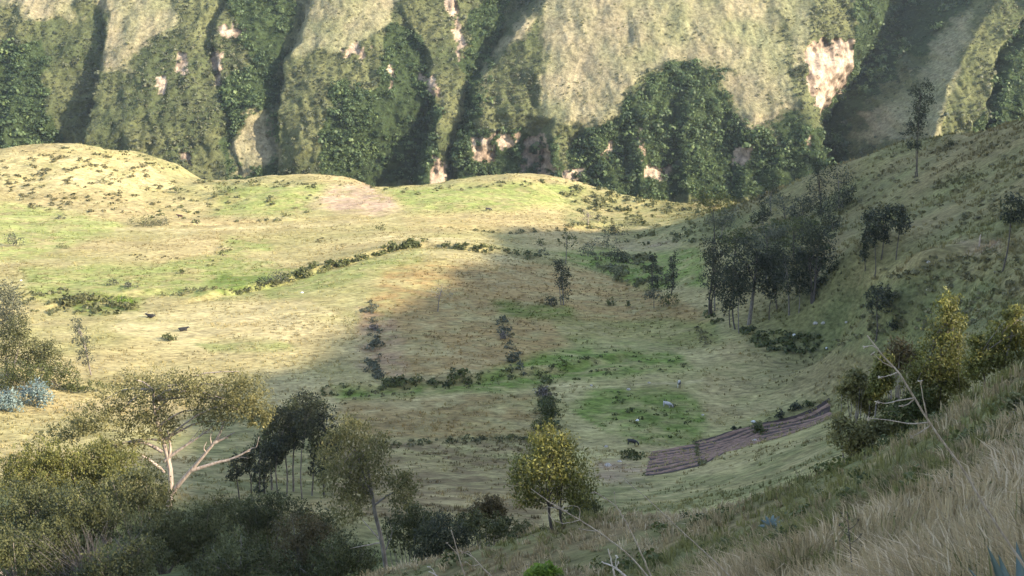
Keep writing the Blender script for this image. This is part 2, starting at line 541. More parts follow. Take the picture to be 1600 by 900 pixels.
# what grows where (colour of the turf itself)
PX, PY = project(TV)
x, y = TV[:, 0], TV[:, 1]
wx = PX + 9 * fbm(x / 9, y / 9, 41, 3); wy = PY + 5 * fbm(x / 8, y / 8, 47, 3)
DRY = np.array((0.325, 0.258, 0.125)); STRAW = np.array((0.43, 0.36, 0.19)); GREEN = np.array((0.19, 0.225, 0.07)); LUSH = np.array((0.085, 0.138, 0.026))
BROWN = np.array((0.21, 0.152, 0.08)); SOIL = np.array((0.40, 0.28, 0.20)); OLIVE = np.array((0.125, 0.125, 0.052)); DARKG = np.array((0.075, 0.085, 0.035))
g = np.clip(0.5 + 1.1 * fbm(x / 28, y / 20, 51, 4), 0, 1)[:, None]
tcol = DRY * (1 - 0.45 * g) + GREEN * 0.45 * g
s_ = np.clip(0.35 + 1.2 * fbm(x / 9, y / 5, 57, 4), 0, 1)[:, None]
tcol = tcol * (1 - 0.4 * s_) + STRAW * 0.4 * s_


def zone(poly, colr, amt, soft=6):
    global tcol
    w = 0
    for k in range(5):
        w = w + inside(wx + (k - 2) * soft * 0.6, wy + (k - 2) * soft * 0.35, poly)
    w = (w / 5.0)[:, None] * amt ** .6 * np.clip(0.72 + 0.7 * fbm(x / 6, y / 4, 63, 3) + 0.9 * fbm(x / 2.4, y / 1.5, 67, 2), 0.15, 1)[:, None]
    w = np.where((y > 66)[:, None], w, 0)
    tcol = tcol * (1 - w) + colr * w


Z = zone
Z([(-100, 300), (130, 335), (200, 350), (80, 400), (-100, 420)], GREEN * 1.25, .6)
Z([(100, 240), (270, 260), (340, 290), (200, 300), (60, 300), (-80, 290), (-80, 250)], STRAW, .55)
Z([(190, 230), (300, 255), (350, 290), (290, 300), (240, 262)], OLIVE * 1.4, .6)
Z([(350, 290), (540, 285), (520, 330), (330, 340)], GREEN * 1.1, .75)
Z([(520, 285), (575, 288), (625, 325), (590, 335), (480, 325)], SOIL * 1.0, .75)
Z([(600, 295), (800, 284), (930, 290), (900, 320), (720, 330), (640, 330)], GREEN * 1.15, .85)
Z([(620, 335), (900, 330), (860, 356), (640, 365)], DRY * 1.05, .6)
Z([(350, 372), (420, 372), (430, 395), (340, 410)], GREEN * 1.05, .8)
Z([(30, 420), (200, 415), (330, 400), (420, 410), (470, 425), (380, 465), (230, 462), (60, 470)], GREEN * 1.05, .8)
Z([(340, 425), (430, 430), (370, 460), (330, 450)], LUSH, .6)
Z([(100, 460), (230, 462), (220, 485), (120, 492)], LUSH, .6)
Z([(400, 445), (560, 408), (660, 388), (660, 415), (540, 445), (420, 470)], GREEN * 1.0, .65)
Z([(180, 490), (480, 470), (560, 500), (420, 545), (300, 545), (170, 520)], STRAW, .6)
Z([(290, 535), (430, 530), (480, 545), (330, 552)], GREEN, .55)
Z([(600, 420), (720, 405), (860, 415), (1000, 440), (1110, 490), (1120, 540), (900, 530), (840, 575), (600, 590), (560, 520)], np.array((.29, .195, .082)), .85)
Z([(560, 480), (620, 500), (640, 590), (560, 580)], np.array((.30, .20, .13)), .5)
Z([(770, 472), (900, 478), (900, 500), (780, 492)], LUSH, .65)
Z([(860, 545), (1060, 552), (1080, 575), (900, 595), (800, 610), (520, 628), (520, 605), (700, 600)], LUSH * 1.25, .8)
Z([(930, 600), (1080, 615), (1110, 660), (1080, 700), (980, 690), (890, 640)], LUSH * 1.15, .75)
Z([(860, 500), (1120, 500), (1130, 540), (900, 548)], GREEN * .9, .45)
Z([(1130, 535), (1230, 540), (1330, 570), (1310, 610), (1120, 670), (1090, 640), (1100, 590)], DRY * 1.02, .6)
Z([(540, 625), (840, 615), (870, 680), (620, 690), (520, 660)], np.array((.25, .175, .075)), .85)
Z([(480, 690), (860, 685), (900, 760), (820, 850), (520, 800)], BROWN * .82, .85)
Z([(930, 720), (1010, 725), (1010, 760), (930, 750)], SOIL * .75, .6)
Z([(1000, 745), (1150, 740), (1290, 660), (1340, 700), (1200, 780), (900, 820), (880, 770)], OLIVE * 1.25, .75)
Z([(860, 395), (1000, 380), (1100, 390), (1100, 450), (1000, 450), (930, 425)], LUSH * 1.3, .75)
Z([(880, 296), (1180, 300), (1180, 380), (980, 385), (880, 350)], OLIVE * 1.5, .7)
Z([(960, 380), (1060, 375), (1060, 395), (970, 398)], SOIL * .7, .5)
Z([(300, 640), (500, 640), (520, 780), (300, 800)], OLIVE * 1.15, .75)
hill = np.clip((x - 42 - 0.02 * (y - 200)) / 16, 0, 1) * np.clip((y - 100) / 40, 0, 1)
hmix = np.clip(0.5 + 1.3 * fbm(x / 14, y / 14, 71, 4), 0, 1)[:, None]
hc = OLIVE * 1.05 * (1 - hmix) + DRY * 0.55 * hmix
tcol = tcol * (1 - hill[:, None] * .85) + hc * hill[:, None] * .85
Z([(1495, 378), (1560, 372), (1560, 390), (1500, 398)], SOIL * .8, .9)
Z([(1380, 440), (1500, 420), (1600, 470), (1600, 560), (1400, 560), (1250, 540), (1290, 470)], DARKG * 1.5, .55)
Z([(1340, 430), (1450, 402), (1540, 372), (1545, 382), (1450, 415), (1350, 445)], DRY * .9, .6)
Z([(850, 600), (930, 602), (1010, 598), (1110, 592), (1110, 595), (1010, 602), (930, 607), (850, 604)], STRAW, .7, 1)
Z([(530, 384), (600, 368), (700, 372), (800, 385), (700, 377), (600, 374)], STRAW * 1.05, .7, 1)
Z([(180, 352), (300, 358), (480, 350), (620, 338), (620, 342), (480, 355), (300, 364), (180, 357)], STRAW, .6, 1)
Z([(640, 400), (720, 392), (800, 400), (820, 412), (720, 410)], STRAW * .95, .5)
# the near slope
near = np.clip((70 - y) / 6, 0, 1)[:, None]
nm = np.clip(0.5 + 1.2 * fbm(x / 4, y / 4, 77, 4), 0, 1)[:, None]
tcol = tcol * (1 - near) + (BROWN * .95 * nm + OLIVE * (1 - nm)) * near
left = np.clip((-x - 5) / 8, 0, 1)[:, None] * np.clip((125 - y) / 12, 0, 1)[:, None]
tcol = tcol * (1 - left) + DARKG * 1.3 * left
def turf_colour(x, y):
    r_ = np.clip(np.searchsorted(ys, y), 0, len(ys) - 1)
    c_ = np.clip(np.round((x / (0.5 * np.maximum(ys[r_], 0) + 7) + 1) / 2 * 300).astype(int), 0, 300) + 25
    return tcol.reshape(len(ys), -1, 3)[r_, c_]


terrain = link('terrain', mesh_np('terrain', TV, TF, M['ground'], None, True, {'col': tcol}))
tag(terrain, 'grassy valley bench and slopes with patchwork pasture', 'terrain', kind='structure')

# ------------------------------------------------------------------ far mountainside
LINES = [   # ridge and gully lines: (row, column, metres set back)
    [(0, -260, 4), (300, -260, 4)],
    [(0, -150, -4), (150, -170, -4), (300, -180, -4)],
    [(0, -70, 5), (150, -85, 7), (300, -95, 8)],
    [(0, -50, -2), (150, -68, -3), (300, -80, -3)],
    [(0, 20, 2), (120, 5, 3), (230, -2, 4), (300, -10, 4)],
    [(0, 36, -1), (120, 20, -1), (230, 10, 0), (300, 0, 0)],
    [(0, 160, 3), (34, 150, 6), (64, 154, 8), (101, 147, 12), (135, 137, 17), (169, 132, 22), (216, 124, 25), (300, 114, 26)],
    [(0, 168, -1), (34, 160, -2), (64, 166, -3), (101, 160, -5), (135, 150, -6), (169, 146, -8), (216, 138, -9), (300, 130, -9)],
    [(0, 250, -1), (100, 232, -6), (200, 222, -8), (300, 220, -9)],
    [(0, 262, 0), (100, 262, -4), (200, 290, -4), (300, 305, -4)],
    [(0, 318, 0), (34, 310, -1), (101, 322, -1), (150, 330, 0), (216, 344, 2), (300, 350, 3)],
    [(0, 350, 9), (34, 334, 7), (68, 329, 6), (101, 335, 5), (135, 341, 5), (176, 350, 6), (216, 361, 7), (300, 372, 7)],
    [(0, 359, -2), (34, 341, -2), (68, 335, -2), (101, 341, -2), (135, 347, -1), (176, 357, 1), (216, 368, 3), (300, 378, 4)],
    [(0, 400, 1), (100, 385, 2), (200, 392, 4), (300, 400, 5)],
    [(0, 478, 10), (34, 470, 12), (68, 460, 14), (100, 440, 14), (150, 428, 14), (200, 428, 13), (240, 430, 9), (300, 436, 7)],
    [(0, 491, -4), (34, 481, -4), (68, 472, -5), (100, 449, -4), (150, 437, -4), (200, 437, -3), (240, 438, -1), (300, 444, 0)],
    [(0, 560, -5), (100, 520, -7), (200, 500, -8), (300, 490, -7)],
    [(0, 600, -2), (60, 608, -1), (100, 606, -1), (170, 590, -2), (230, 545, -2), (300, 510, 0)],
    [(0, 618, 1), (30, 634, 4), (100, 660, 9), (160, 667, 10), (190, 668, 14), (230, 660, 20), (270, 648, 24), (300, 640, 26)],
    [(0, 632, -1), (30, 643, -1), (100, 673, -1), (160, 681, -2), (190, 683, -3), (230, 676, -5), (270, 666, -7), (300, 656, -7)],
    [(0, 706, 7), (60, 714, 7), (100, 712, 4), (160, 704, 1), (220, 692, -4), (270, 684, -7), (300, 680, -7)],
    [(0, 826, 30), (44, 790, 26), (81, 770, 24), (111, 750, 17), (132, 730, 11), (162, 732, 12), (196, 723, 11), (243, 706, 8), (300, 700, 8)],
    [(0, 850, -9), (44, 808, -7), (81, 788, -6), (111, 764, -4), (132, 741, -2), (162, 744, -3), (196, 735, -4), (243, 716, -3), (300, 710, -3)],
    [(0, 862, -10), (60, 848, -9), (120, 826, -7), (180, 800, -5), (215, 796, -2), (250, 800, 5), (300, 800, 6)],
    [(0, 874, -11), (60, 862, -11), (120, 850, -11), (180, 850, -9), (215, 846, 4), (250, 850, 7), (285, 856, 7), (300, 858, 7)],
    [(0, 890, -12), (100, 876, -12), (180, 864, -11), (215, 856, -9), (250, 862, -11), (285, 868, -12), (300, 870, -12)],
    [(0, 930, -12), (180, 905, -11), (230, 918, -6), (300, 925, -5)],
    [(0, 1000, -13), (120, 975, -15), (180, 940, -13), (230, 940, -10), (300, 945, -10)],
    [(0, 1030, -12), (120, 1005, -13), (180, 980, -9), (240, 978, -7), (300, 980, -7)],
    [(0, 1045, -12), (120, 1025, -13), (180, 1004, -13), (240, 998, -12), (300, 1000, -12)],
    [(0, 1075, -11), (120, 1060, -9), (170, 1055, -4), (240, 1052, -1), (300, 1052, 0)],
    [(0, 1095, -11), (120, 1076, -11), (170, 1070, -11), (240, 1066, -9), (300, 1066, -9)],
    [(0, 1180, -7), (120, 1140, -8), (170, 1130, -7), (230, 1146, -3), (300, 1140, -2)],
    [(0, 1200, -5), (150, 1172, -9), (220, 1162, -9), (300, 1160, -9)],
    [(0, 1262, -4), (60, 1254, -6), (150, 1258, -10), (240, 1280, -14), (300, 1290, -15)],
    [(0, 1320, 2), (60, 1296, 0), (100, 1304, 4), (150, 1288, 3), (190, 1284, -2), (240, 1286, -8), (300, 1296, -8)],
    [(0, 1380, 22), (60, 1346, 12), (100, 1350, 20), (150, 1320, 28), (190, 1304, 34), (240, 1298, 38), (300, 1306, 38)],
    [(0, 1468, 62), (60, 1428, 60), (120, 1388, 58), (180, 1345, 54), (240, 1308, 52), (300, 1314, 52)],
    [(0, 1548, -12), (40, 1518, -15), (80, 1492, -17), (130, 1462, -20), (180, 1442, -22), (210, 1437, -24), (300, 1430, -24)],
    [(0, 1600, -8), (80, 1548, -12), (160, 1520, -16), (300, 1515, -16)],
    [(0, 1630, 6), (80, 1566, 2), (160, 1534, -4), (300, 1528, -4)],
    [(0, 1645, -10), (80, 1580, -12), (160, 1548, -14), (300, 1542, -14)],
    [(0, 1740, 4), (300, 1700, 4)],
    [(0, 1900, -6), (300, 1900, -6)],
]


def y_base(z):
    return np.interp(z, [-200, -110, -70, 0, 90, 140], [622, 650, 673, 748, 850, 900])


MGRASS = [
    [(165, -40), (285, -40), (282, 30), (240, 70), (210, 82), (200, 112), (162, 122), (160, 60)],
    [(480, -40), (640, -40), (622, 30), (595, 60), (560, 88), (515, 74), (462, 90), (474, 40)],
    [(862, -40), (1190, -40), (1215, 60), (1228, 140), (1185, 155), (1130, 100), (1030, 95), (985, 150), (960, 190), (850, 192), (830, 170), (855, 110), (848, 50)],
    [(1120, 110), (1230, 125), (1240, 160), (1185, 215), (1150, 180)],
    [(-60, -40), (140, -40), (110, 35), (0, 12), (-60, 10)],
    [(378, 200), (408, 172), (434, 262), (376, 275)],
    [(1528, 10), (1452, 95), (1405, 170), (1360, 232), (1442, 212), (1482, 110)],
    [(820, 20), (850, 10), (760, 130), (735, 150)],
    [(1180, -40), (1270, -40), (1258, 60), (1235, 110), (1215, 40)],
]
MBARE = [
    [(1254, 80), (1275, 60), (1338, 64), (1347, 100), (1352, 150), (1316, 178), (1286, 196), (1264, 130)],
    [(340, 42), (382, 36), (386, 60), (345, 62)], [(276, 86), (298, 84), (300, 112), (278, 116)], [(250, 114), (262, 114), (262, 142), (252, 144)],
    [(698, -10), (714, -10), (716, 40), (722, 88), (714, 96), (704, 50)], [(607, 104), (617, 104), (618, 146), (608, 148)], [(545, 72), (582, 70), (580, 86), (550, 86)],
    [(650, 118), (678, 126), (688, 152), (672, 150)], [(668, 292), (682, 238), (697, 262), (694, 292)], [(736, 212), (812, 204), (802, 226), (752, 258), (738, 250)],
    [(280, 236), (300, 238), (300, 252), (280, 252)], [(938, 222), (952, 222), (950, 242), (940, 242)], [(1004, 258), (1052, 256), (1046, 276), (1006, 276)],
    [(996, 196), (1008, 192), (1008, 240), (1000, 244)], [(1152, 224), (1168, 222), (1164, 250), (1148, 256)], [(870, 262), (912, 258), (902, 292), (876, 292)], [(1250, 206), (1258, 206), (1256, 232), (1250, 232)],
    [(816, 220), (856, 214), (864, 282), (812, 284)], [(330, 80), (342, 80), (346, 130), (338, 130)], [(1338, 96), (1352, 96), (1356, 160), (1342, 160)],
]


MLUSH = [[(-60, 70), (60, 60), (80, 240), (-60, 300)], [(345, -40), (470, -40), (430, 120), (440, 290), (360, 290), (345, 150), (400, 90)], [(600, 30), (660, 60), (690, 180), (670, 300), (480, 300), (520, 130), (605, 130)],
         [(720, 40), (800, -40), (760, 120), (735, 200), (860, 200), (860, 300), (700, 300), (720, 150)], [(990, 140), (1030, 92), (1130, 95), (1180, 200), (1170, 310), (880, 310), (880, 230), (975, 180)],
         [(1180, 170), (1245, 150), (1290, 240), (1290, 320), (1170, 320)], [(1330, -40), (1560, -40), (1420, 110), (1340, 200), (1370, 200), (1340, 280), (1290, 280), (1300, 180), (1350, 90)], [(1550, 70), (1700, -20), (1700, 220), (1520, 200)]]


def lushness(px, py, X, Zm):
    ux = px + 30 * fbm(X / 13, Zm / 11, 203, 4); uy = py + 26 * fbm(X / 13, Zm / 11, 207, 4)
    r = np.zeros(px.shape)
    for p in MLUSH:
        r = np.maximum(r, inside(ux, uy, p) * 1.0)
    return r


def mzones(px, py, X, Zm):
    ux = px + 26 * fbm(X / 13, Zm / 11, 103, 4); uy = py + 22 * fbm(X / 13, Zm / 11, 107, 4)
    gr = np.zeros(px.shape); ba = np.zeros(px.shape)
    for p in MGRASS:
        gr = np.maximum(gr, (inside(ux, uy, p) * 1.0 + inside(ux + 8, uy, p) + inside(ux, uy + 8, p)) / 3)
    bx_ = px + 9 * fbm(X / 4.5, Zm / 7, 109, 4); by_ = py + 12 * fbm(X / 4.0, Zm / 5, 113, 4)
    brk = fbm(X / 2.6, Zm / 5.0, 115, 3) > -0.28
    for k, p in enumerate(MBARE):
        ba = np.maximum(ba, inside(bx_, by_, p) * (brk if k else 1) * 1.0)
    return gr, ba



mx = np.concatenate([np.linspace(-620, -330, 40)[:-1], np.linspace(-330, 330, 720), np.linspace(330, 620, 40)[1:]])
mz = np.concatenate([np.linspace(-200, -118, 30)[:-1], np.linspace(-118, 2, 190), np.linspace(2, 130, 50)[1:]])


def mountain_y(X, Zm):
    Yb = y_base(Zm)
    px, py = project(np.stack([X, Yb, Zm], -1))
    px = px + 8 * fbm(X / 16, Zm / 14, 83, 3) + 5 * fbm(X / 5, Zm / 5, 87, 3)
    rr = np.clip(py, 0, 300)
    cols = []; deps = []
    for ln in LINES:
        r_ = [a[0] for a in ln]
        cols.append(np.interp(rr, r_, [a[1] for a in ln])); deps.append(np.interp(rr, r_, [a[2] for a in ln]))
    D = deps[0].copy()
    for k in range(len(LINES) - 1):
        c0, c1 = cols[k], cols[k + 1]
        t = np.clip((px - c0) / np.maximum(c1 - c0, 2), 0, 1)
        tt = t
        D = np.where(px >= c0, deps[k] * (1 - tt) + deps[k + 1] * tt, D)
    D = np.where(px >= cols[-1], deps[-1], D)
    rough = 2.6 * fbm(X / 24, Zm / 40, 91, 4) + 2.4 * fbm(X / 8, Zm / 14, 95, 3) + 0.7 * fbm(X / 2.4, Zm / 3, 99, 2)
    gq, ba_ = mzones(px, py, X, Zm)
    rug = 1 - .75 * gq
    rough = rough + rug * (3.0 * fbm(X / 11, Zm / 10, 247, 4) - 4.0 * (np.abs(fbm((X - .7 * Zm) / 16, (Zm + .5 * X) / 34, 241, 3)) - .25) - 2.4 * (np.abs(fbm((X + .4 * Zm) / 6, Zm / 16, 243, 2)) - .25)) - gq * 1.6 * (np.abs(fbm((X - .5 * Zm) / 18, Zm / 30, 249, 3)) - .25)
    rough = rough + ba_ * (1.4 + 2.6 * fbm(X / 2.2, Zm / 12, 191, 3) + 0.35 * np.sin(Zm * 1.1 + 3 * fbm(X / 6, Zm / 6, 193, 2)))
    return Yb + D * 1.0 + rough, px, py


MX, MZ = np.meshgrid(mx, mz)
MY, mpx, mpy = mountain_y(MX, MZ)
MV = np.stack([MX, MY, MZ], -1).reshape(-1, 3)
nr, nc = MX.shape
i = np.arange(nr - 1)[:, None] * nc; j = np.arange(nc - 1)[None, :]
MF = np.stack([i + j, i + j + 1, i + nc + j + 1, i + nc + j], -1).reshape(-1, 4)
gr, ba = mzones(mpx, mpy, MX, MZ)
n1 = np.clip(0.5 + 1.1 * fbm(MX / 18, MZ / 14, 117, 4), 0, 1)[..., None]
n2 = np.clip(0.5 + 1.2 * fbm(MX / 4, MZ / 3.5, 121, 3), 0, 1)[..., None]
mg = np.array((0.225, 0.192, 0.118)) * n1 + np.array((0.155, 0.155, 0.082)) * (1 - n1)
mf = np.array((0.055, 0.068, 0.03)) * n1 + np.array((0.10, 0.105, 0.048)) * (1 - n1)
mb = np.array((0.41, 0.32, 0.235)) * n2 + np.array((0.19, 0.14, 0.10)) * (1 - n2)
lu = lushness(mpx, mpy, MX, MZ)[..., None]
mf = mf * (1 - lu) + np.array((0.03, 0.045, 0.018)) * lu
mcol = mf * (1 - gr[..., None]) + mg * gr[..., None]
mcol = mcol * (1 - ba[..., None]) + mb * ba[..., None]
mountain = link('mountain', mesh_np('mountain', MV, MF, M['mountain'], None, True, {'col': mcol.reshape(-1, 3)}))
tag(mountain, 'steep far mountainside cut by ravines beyond the gorge', 'mountain', kind='structure')


# ------------------------------------------------------------------ foliage builders
def leaves(centers, outward, size, rng, aspect=0.45, droop=0.3, flat=0.5, rnd=None):
    """one rhombic leaf (two triangles) per centre"""
    n = len(centers)
    nrm = outward * flat + rng.normal(0, 1, (n, 3)) * (1 - flat)
    nrm /= np.linalg.norm(nrm, axis=1)[:, None] + 1e-9
    a = rng.normal(0, 1, (n, 3)); a[:, 2] -= droop * 3
    a -= nrm * (a * nrm).sum(1)[:, None]
    a /= np.linalg.norm(a, axis=1)[:, None] + 1e-9
    b = np.cross(nrm, a)
    L_ = (size * rng.uniform(0.65, 1.35, n))[:, None]
    W = L_ * aspect * 0.5
    V = np.stack([centers - a * L_ * 0.5, centers + b * W, centers + a * L_ * 0.5, centers - b * W], 1).reshape(-1, 3)
    k = np.arange(n)[:, None] * 4
    F = np.concatenate([k + np.array([[0, 1, 2]]), k + np.array([[0, 2, 3]])])
    r = rng.uniform(0, 1, n) if rnd is None else np.clip(rnd + rng.normal(0, 0.09, n), 0, 1)
    return V, F, np.repeat(r, 4)


def crown(soup, lobes, n_leaf, size, rng, cl=14, cr=0.28, aspect=0.45, droop=0.3, fill=0.42):
    """lobes: (cx,cy,cz,rx,ry,rz); leaves gather in clumps through the lobes"""
    lobes = np.asarray(lobes, float)
    w = (lobes[:, 3] * lobes[:, 5]) ** 1.0
    w /= w.sum()
    nc_ = max(3, n_leaf // cl)
    k = rng.choice(len(lobes), nc_, p=w)
    d = rng.normal(0, 1, (nc_, 3)); d /= np.linalg.norm(d, axis=1)[:, None]
    r = rng.uniform(0.12, 1, nc_) ** fill
    C = lobes[k, :3] + d * lobes[k, 3:] * r[:, None]
    rad = lobes[k, 3:].min(1) * cr + size * 0.3
    idx = np.repeat(np.arange(nc_), cl)
    off = rng.normal(0, 1, (len(idx), 3)) * rad[idx][:, None] * 0.62
    P = C[idx] + off
    out = d[idx] * 0.7 + off / (rad[idx][:, None] + 1e-6) * 0.5 + np.array((0, 0, 0.25))
    out /= np.linalg.norm(out, axis=1)[:, None] + 1e-9
    crnd = rng.uniform(0.1, 0.9, nc_)
    V, F, R_ = leaves(P, out, size, rng, aspect, droop, 0.5, crnd[idx])
    soup.add(V, F, R_)
    return C


def tree(name, label, cat, lobes_px, stems_px, y=None, base=None, leaf='euc', bark='grey_bark', n_leaf=900, size=0.5, rad=0.16,
         limbs=6, group=None, seed=0, aspect=0.45, droop=0.3, depth_scale=1.0, cr=0.28, cl=14, branches=(), fill=0.42, lean=0.0, sparse_twigs=0):
    """lobes and stems are measured on the picture and set at the distance where the tree stands"""
    rng = np.random.default_rng(1000 + seed)
    if base is None:
        base = stems_px[0][0] if stems_px else (lobes_px[0][0], lobes_px[0][1] + lobes_px[0][3])
    if y is None:
        b = hit(*base)
    else:
        b = at(base[0], base[1], y)
    b[2] = float(height(b[0], b[1]))
    yy = b[1]
    sc = yy / (CP * FPX) * 1.0
    # lobes in local space
    lb = []
    for (cx, cy_, rx, ry) in lobes_px:
        dy = rng.uniform(-0.5, 0.5) * rx * sc * depth_scale * (0.4 if len(lobes_px) < 3 else 1.0)
        c = at(cx, cy_, yy + dy) - b
        lb.append((c[0], c[1], c[2], rx * sc, max(rx, ry * .7) * sc * 0.9 * depth_scale, ry * sc * 1.02))
    t = thing(name, b, label, cat, group)
    s = Soup()
    C = crown(s, lb, n_leaf, size, rng, cl, cr, aspect, droop, fill)
    link('crown', s.mesh('crown', M[leaf]), t)
    ws = Soup()
    for si, st in enumerate(stems_px):
        pts = [at(p[0], p[1], yy) - b for p in st]
        if si == 0 or st[0][1] >= base[1] - 6:
            pts[0] = np.array((pts[0][0], pts[0][1], -0.4))
            if len(pts) > 1 and pts[1][2] < 0.1:
                pts[1][2] = 0.2
        r0 = rad if si == 0 else rad * 0.7
        path = smooth_path(pts, 10, 0.02, rng)
        bend = np.sin(np.linspace(0, np.pi * rng.uniform(.8, 2.2), len(path))) * np.linalg.norm(path[-1] - path[0]) * rng.normal(0, .022)
        path[:, 0] += bend; path[:, 1] += bend * rng.normal(0, 1)
        V, F = tube(path, np.linspace(r0, r0 * 0.35, len(path)), 7)
        ws.add(V, F)
        top = path[-1]
        for q in range(limbs if si == 0 else limbs // 2):
            e = C[rng.integers(len(C))]
            k0 = rng.integers(len(path) // 2, len(path))
            m = (path[k0] + e) / 2 + np.array((0, 0, 0.12 * np.linalg.norm(e - path[k0])))
            V, F = tube(smooth_path([path[k0], m, e], 6, 0.03, rng), np.linspace(r0 * 0.4, r0 * 0.08, 6), 5)
            ws.add(V, F)
    if not stems_px:
        for q in range(4 if yy > 110 else 16):
            e = C[rng.integers(len(C))]
            o = np.array((rng.normal(0, 0.15), rng.normal(0, 0.15), -0.3))
            V, F = tube(smooth_path([o, (o + e) / 2 + rng.normal(0, 0.05, 3), e], 6), np.linspace(rad, rad * 0.2, 6), 5)
            ws.add(V, F)
    link('trunk' if stems_px else 'stem', ws.mesh('trunk', M[bark], True), t)
    for br in branches:
        pts = [at(p[0], p[1], yy + (p[2] if len(p) > 2 else 0)) - b for p in br['pts']]
        bs = Soup()
        path = smooth_path(pts, 12, 0.015, rng)
        V, F = tube(path, np.linspace(br['r'], br['r'] * 0.3, len(path)), 7)
        bs.add(V, F)
        bo = link('branch', bs.mesh('branch', M[br.get('bark', bark)], True), t)
        for q in range(br.get('twigs', 3)):
            k0 = rng.integers(5, len(path))
            tg = path[min(k0 + 1, len(path) - 1)] - path[k0 - 1]; tl = np.linalg.norm(path[-1] - path[0]) * 0.4
            dd = path[k0] + (tg / np.linalg.norm(tg) + rng.normal(0, .45, 3) + np.array((0, 0, .35))) * tl * rng.uniform(.25, .6)
            V, F = tube(smooth_path([path[k0], (path[k0] + dd) / 2 + rng.normal(0, .06, 3) * tl, dd], 6), np.linspace(br['r'] * .35, br['r'] * .08, 6), 5)
            tw = Soup(); tw.add(V, F)
            link('twig', tw.mesh('twig', M[br.get('bark', bark)], True), bo)
    return t


def shrub(label, px, py, rx, ry, leaf='scrub', n=160, size=0.32, y=None, group=None, seed=0, name='shrub', cat='shrub', lobes=None):
    lob = lobes or [(px - rx * .4, py - ry * .7, rx * .6, ry * .75), (px + rx * .35, py - ry * .6, rx * .65, ry * .7), (px, py - ry * 1.1, rx * .6, ry * .7)]
    return tree(name, label, cat, lob, [], y=y, base=(px, py), leaf=leaf, n_leaf=n, size=size, rad=0.05, group=group, seed=seed, aspect=0.6, droop=0.1, cr=0.35, cl=10)



# ------------------------------------------------------------------ forest and scrub of the far mountainside
def mountain_points(n, rng, x0=-330, x1=330, z0=-116, z1=4):
    X = rng.uniform(x0, x1, n); Zm = rng.uniform(z0, z1, n)
    Y, px, py = mountain_y(X, Zm)
    gr_, ba_ = mzones(px, py, X, Zm)
    return X, Y, Zm, px, py, gr_, ba_


def bush_field(P, R, nleaf, rng, size_k, rnd0, squash=0.8):
    n = len(P)
    d = rng.normal(0, 1, (n, nleaf, 3)); d[..., 2] = np.abs(d[..., 2]) * 1.0 - 0.25
    d /= np.linalg.norm(d, axis=2)[..., None]
    r = rng.uniform(0.55, 1.08, (n, nleaf, 1))
    C = P[:, None, :] + d * r * R[:, None, None] * np.array((1, 1, squash))
    rn = np.clip(rnd0[:, None] + rng.normal(0, 0.12, (n, nleaf)), 0, 1)
    C = C.reshape(-1, 3); d = d.reshape(-1, 3)
    sz = np.repeat(R * size_k, nleaf)
    return leaves(C, d, sz, rng, 0.95, 0.05, 0.72, rn.ravel())


rng = np.random.default_rng(21)
X, Y, Zm, px, py, gr_, ba_ = mountain_points(38000, rng)
dens = np.clip(0.85 + 0.9 * fbm(X / 22, Zm / 22, 131, 3), 0.3, 1)
keep = (rng.uniform(0, 1, len(X)) < dens * (1 - gr_) * (1 - ba_ * 0.97))
X, Y, Zm, px, py = X[keep], Y[keep], Zm[keep], px[keep], py[keep]
lush = lushness(px, py, X, Zm) > .5
for nm, lab, mt, q, r0, r1 in (('mountain_forest', 'dense dark green forest in the ravines of the far mountainside', 'lush_forest', lush, .9, 2.3), ('mountain_thicket', 'grey green thicket covering the spurs of the far mountainside', 'grey_scrub', ~lush, .55, 1.5)):
    big = np.clip(0.5 + 1.3 * fbm(X[q] / 20, Zm[q] / 18, 137, 3), 0, 1)
    R = np.minimum(r0 * .8 * rng.uniform(0.02, 1, q.sum()) ** -0.36, r1 * 1.5) * (.8 + .5 * big)
    P = np.stack([X[q], Y[q] - 0.35 * R, Zm[q] + 0.35 * R], -1)
    V, F, A = bush_field(P, R, 20 if mt == 'lush_forest' else 12, rng, 0.52 if mt == 'lush_forest' else 0.74, np.clip(0.5 + 0.5 * (big - .5) + rng.normal(0, 0.22, len(R)), 0, 1))
    tag(link(nm, mesh_np(nm, V, F, M[mt], {'rnd': A})), lab, 'forest', kind='stuff')
big_i = rng.choice(np.flatnonzero(lush), 420, replace=False)
R = rng.uniform(1.8, 3.6, 420)
V, F, A = bush_field(np.stack([X[big_i], Y[big_i] - .5 * R, Zm[big_i] + .5 * R], -1), R, 42, rng, .42, np.clip(rng.normal(.45, .25, 420), 0, 1), 1.0)
tag(link('ravine_trees', mesh_np('ravine_trees', V, F, M['lush_forest'], {'rnd': A})), 'larger round crowned trees standing out of the ravine forest', 'forest', kind='stuff')
X, Y, Zm, px, py, gr_, ba_ = mountain_points(9000, rng)
keep = (gr_ > 0.5) & (rng.uniform(0, 1, len(X)) < np.clip(0.4 + 1.3 * fbm(X / 16, Zm / 10, 139, 3), 0.06, 0.85)) & (ba_ < .5)
X, Y, Zm = X[keep], Y[keep], Zm[keep]
R = rng.uniform(0.3, 1.0, len(X))
V, F, A = bush_field(np.stack([X, Y - 0.2 * R, Zm + 0.2 * R], -1), R, 12, rng, 0.75, rng.uniform(0.2, 0.9, len(X)), 0.6)
tag(link('mountain_scrub', mesh_np('mountain_scrub', V, F, M['scrub'], {'rnd': A})), 'low scrub dotted over the grassy spurs of the far mountain', 'scrub', kind='stuff')

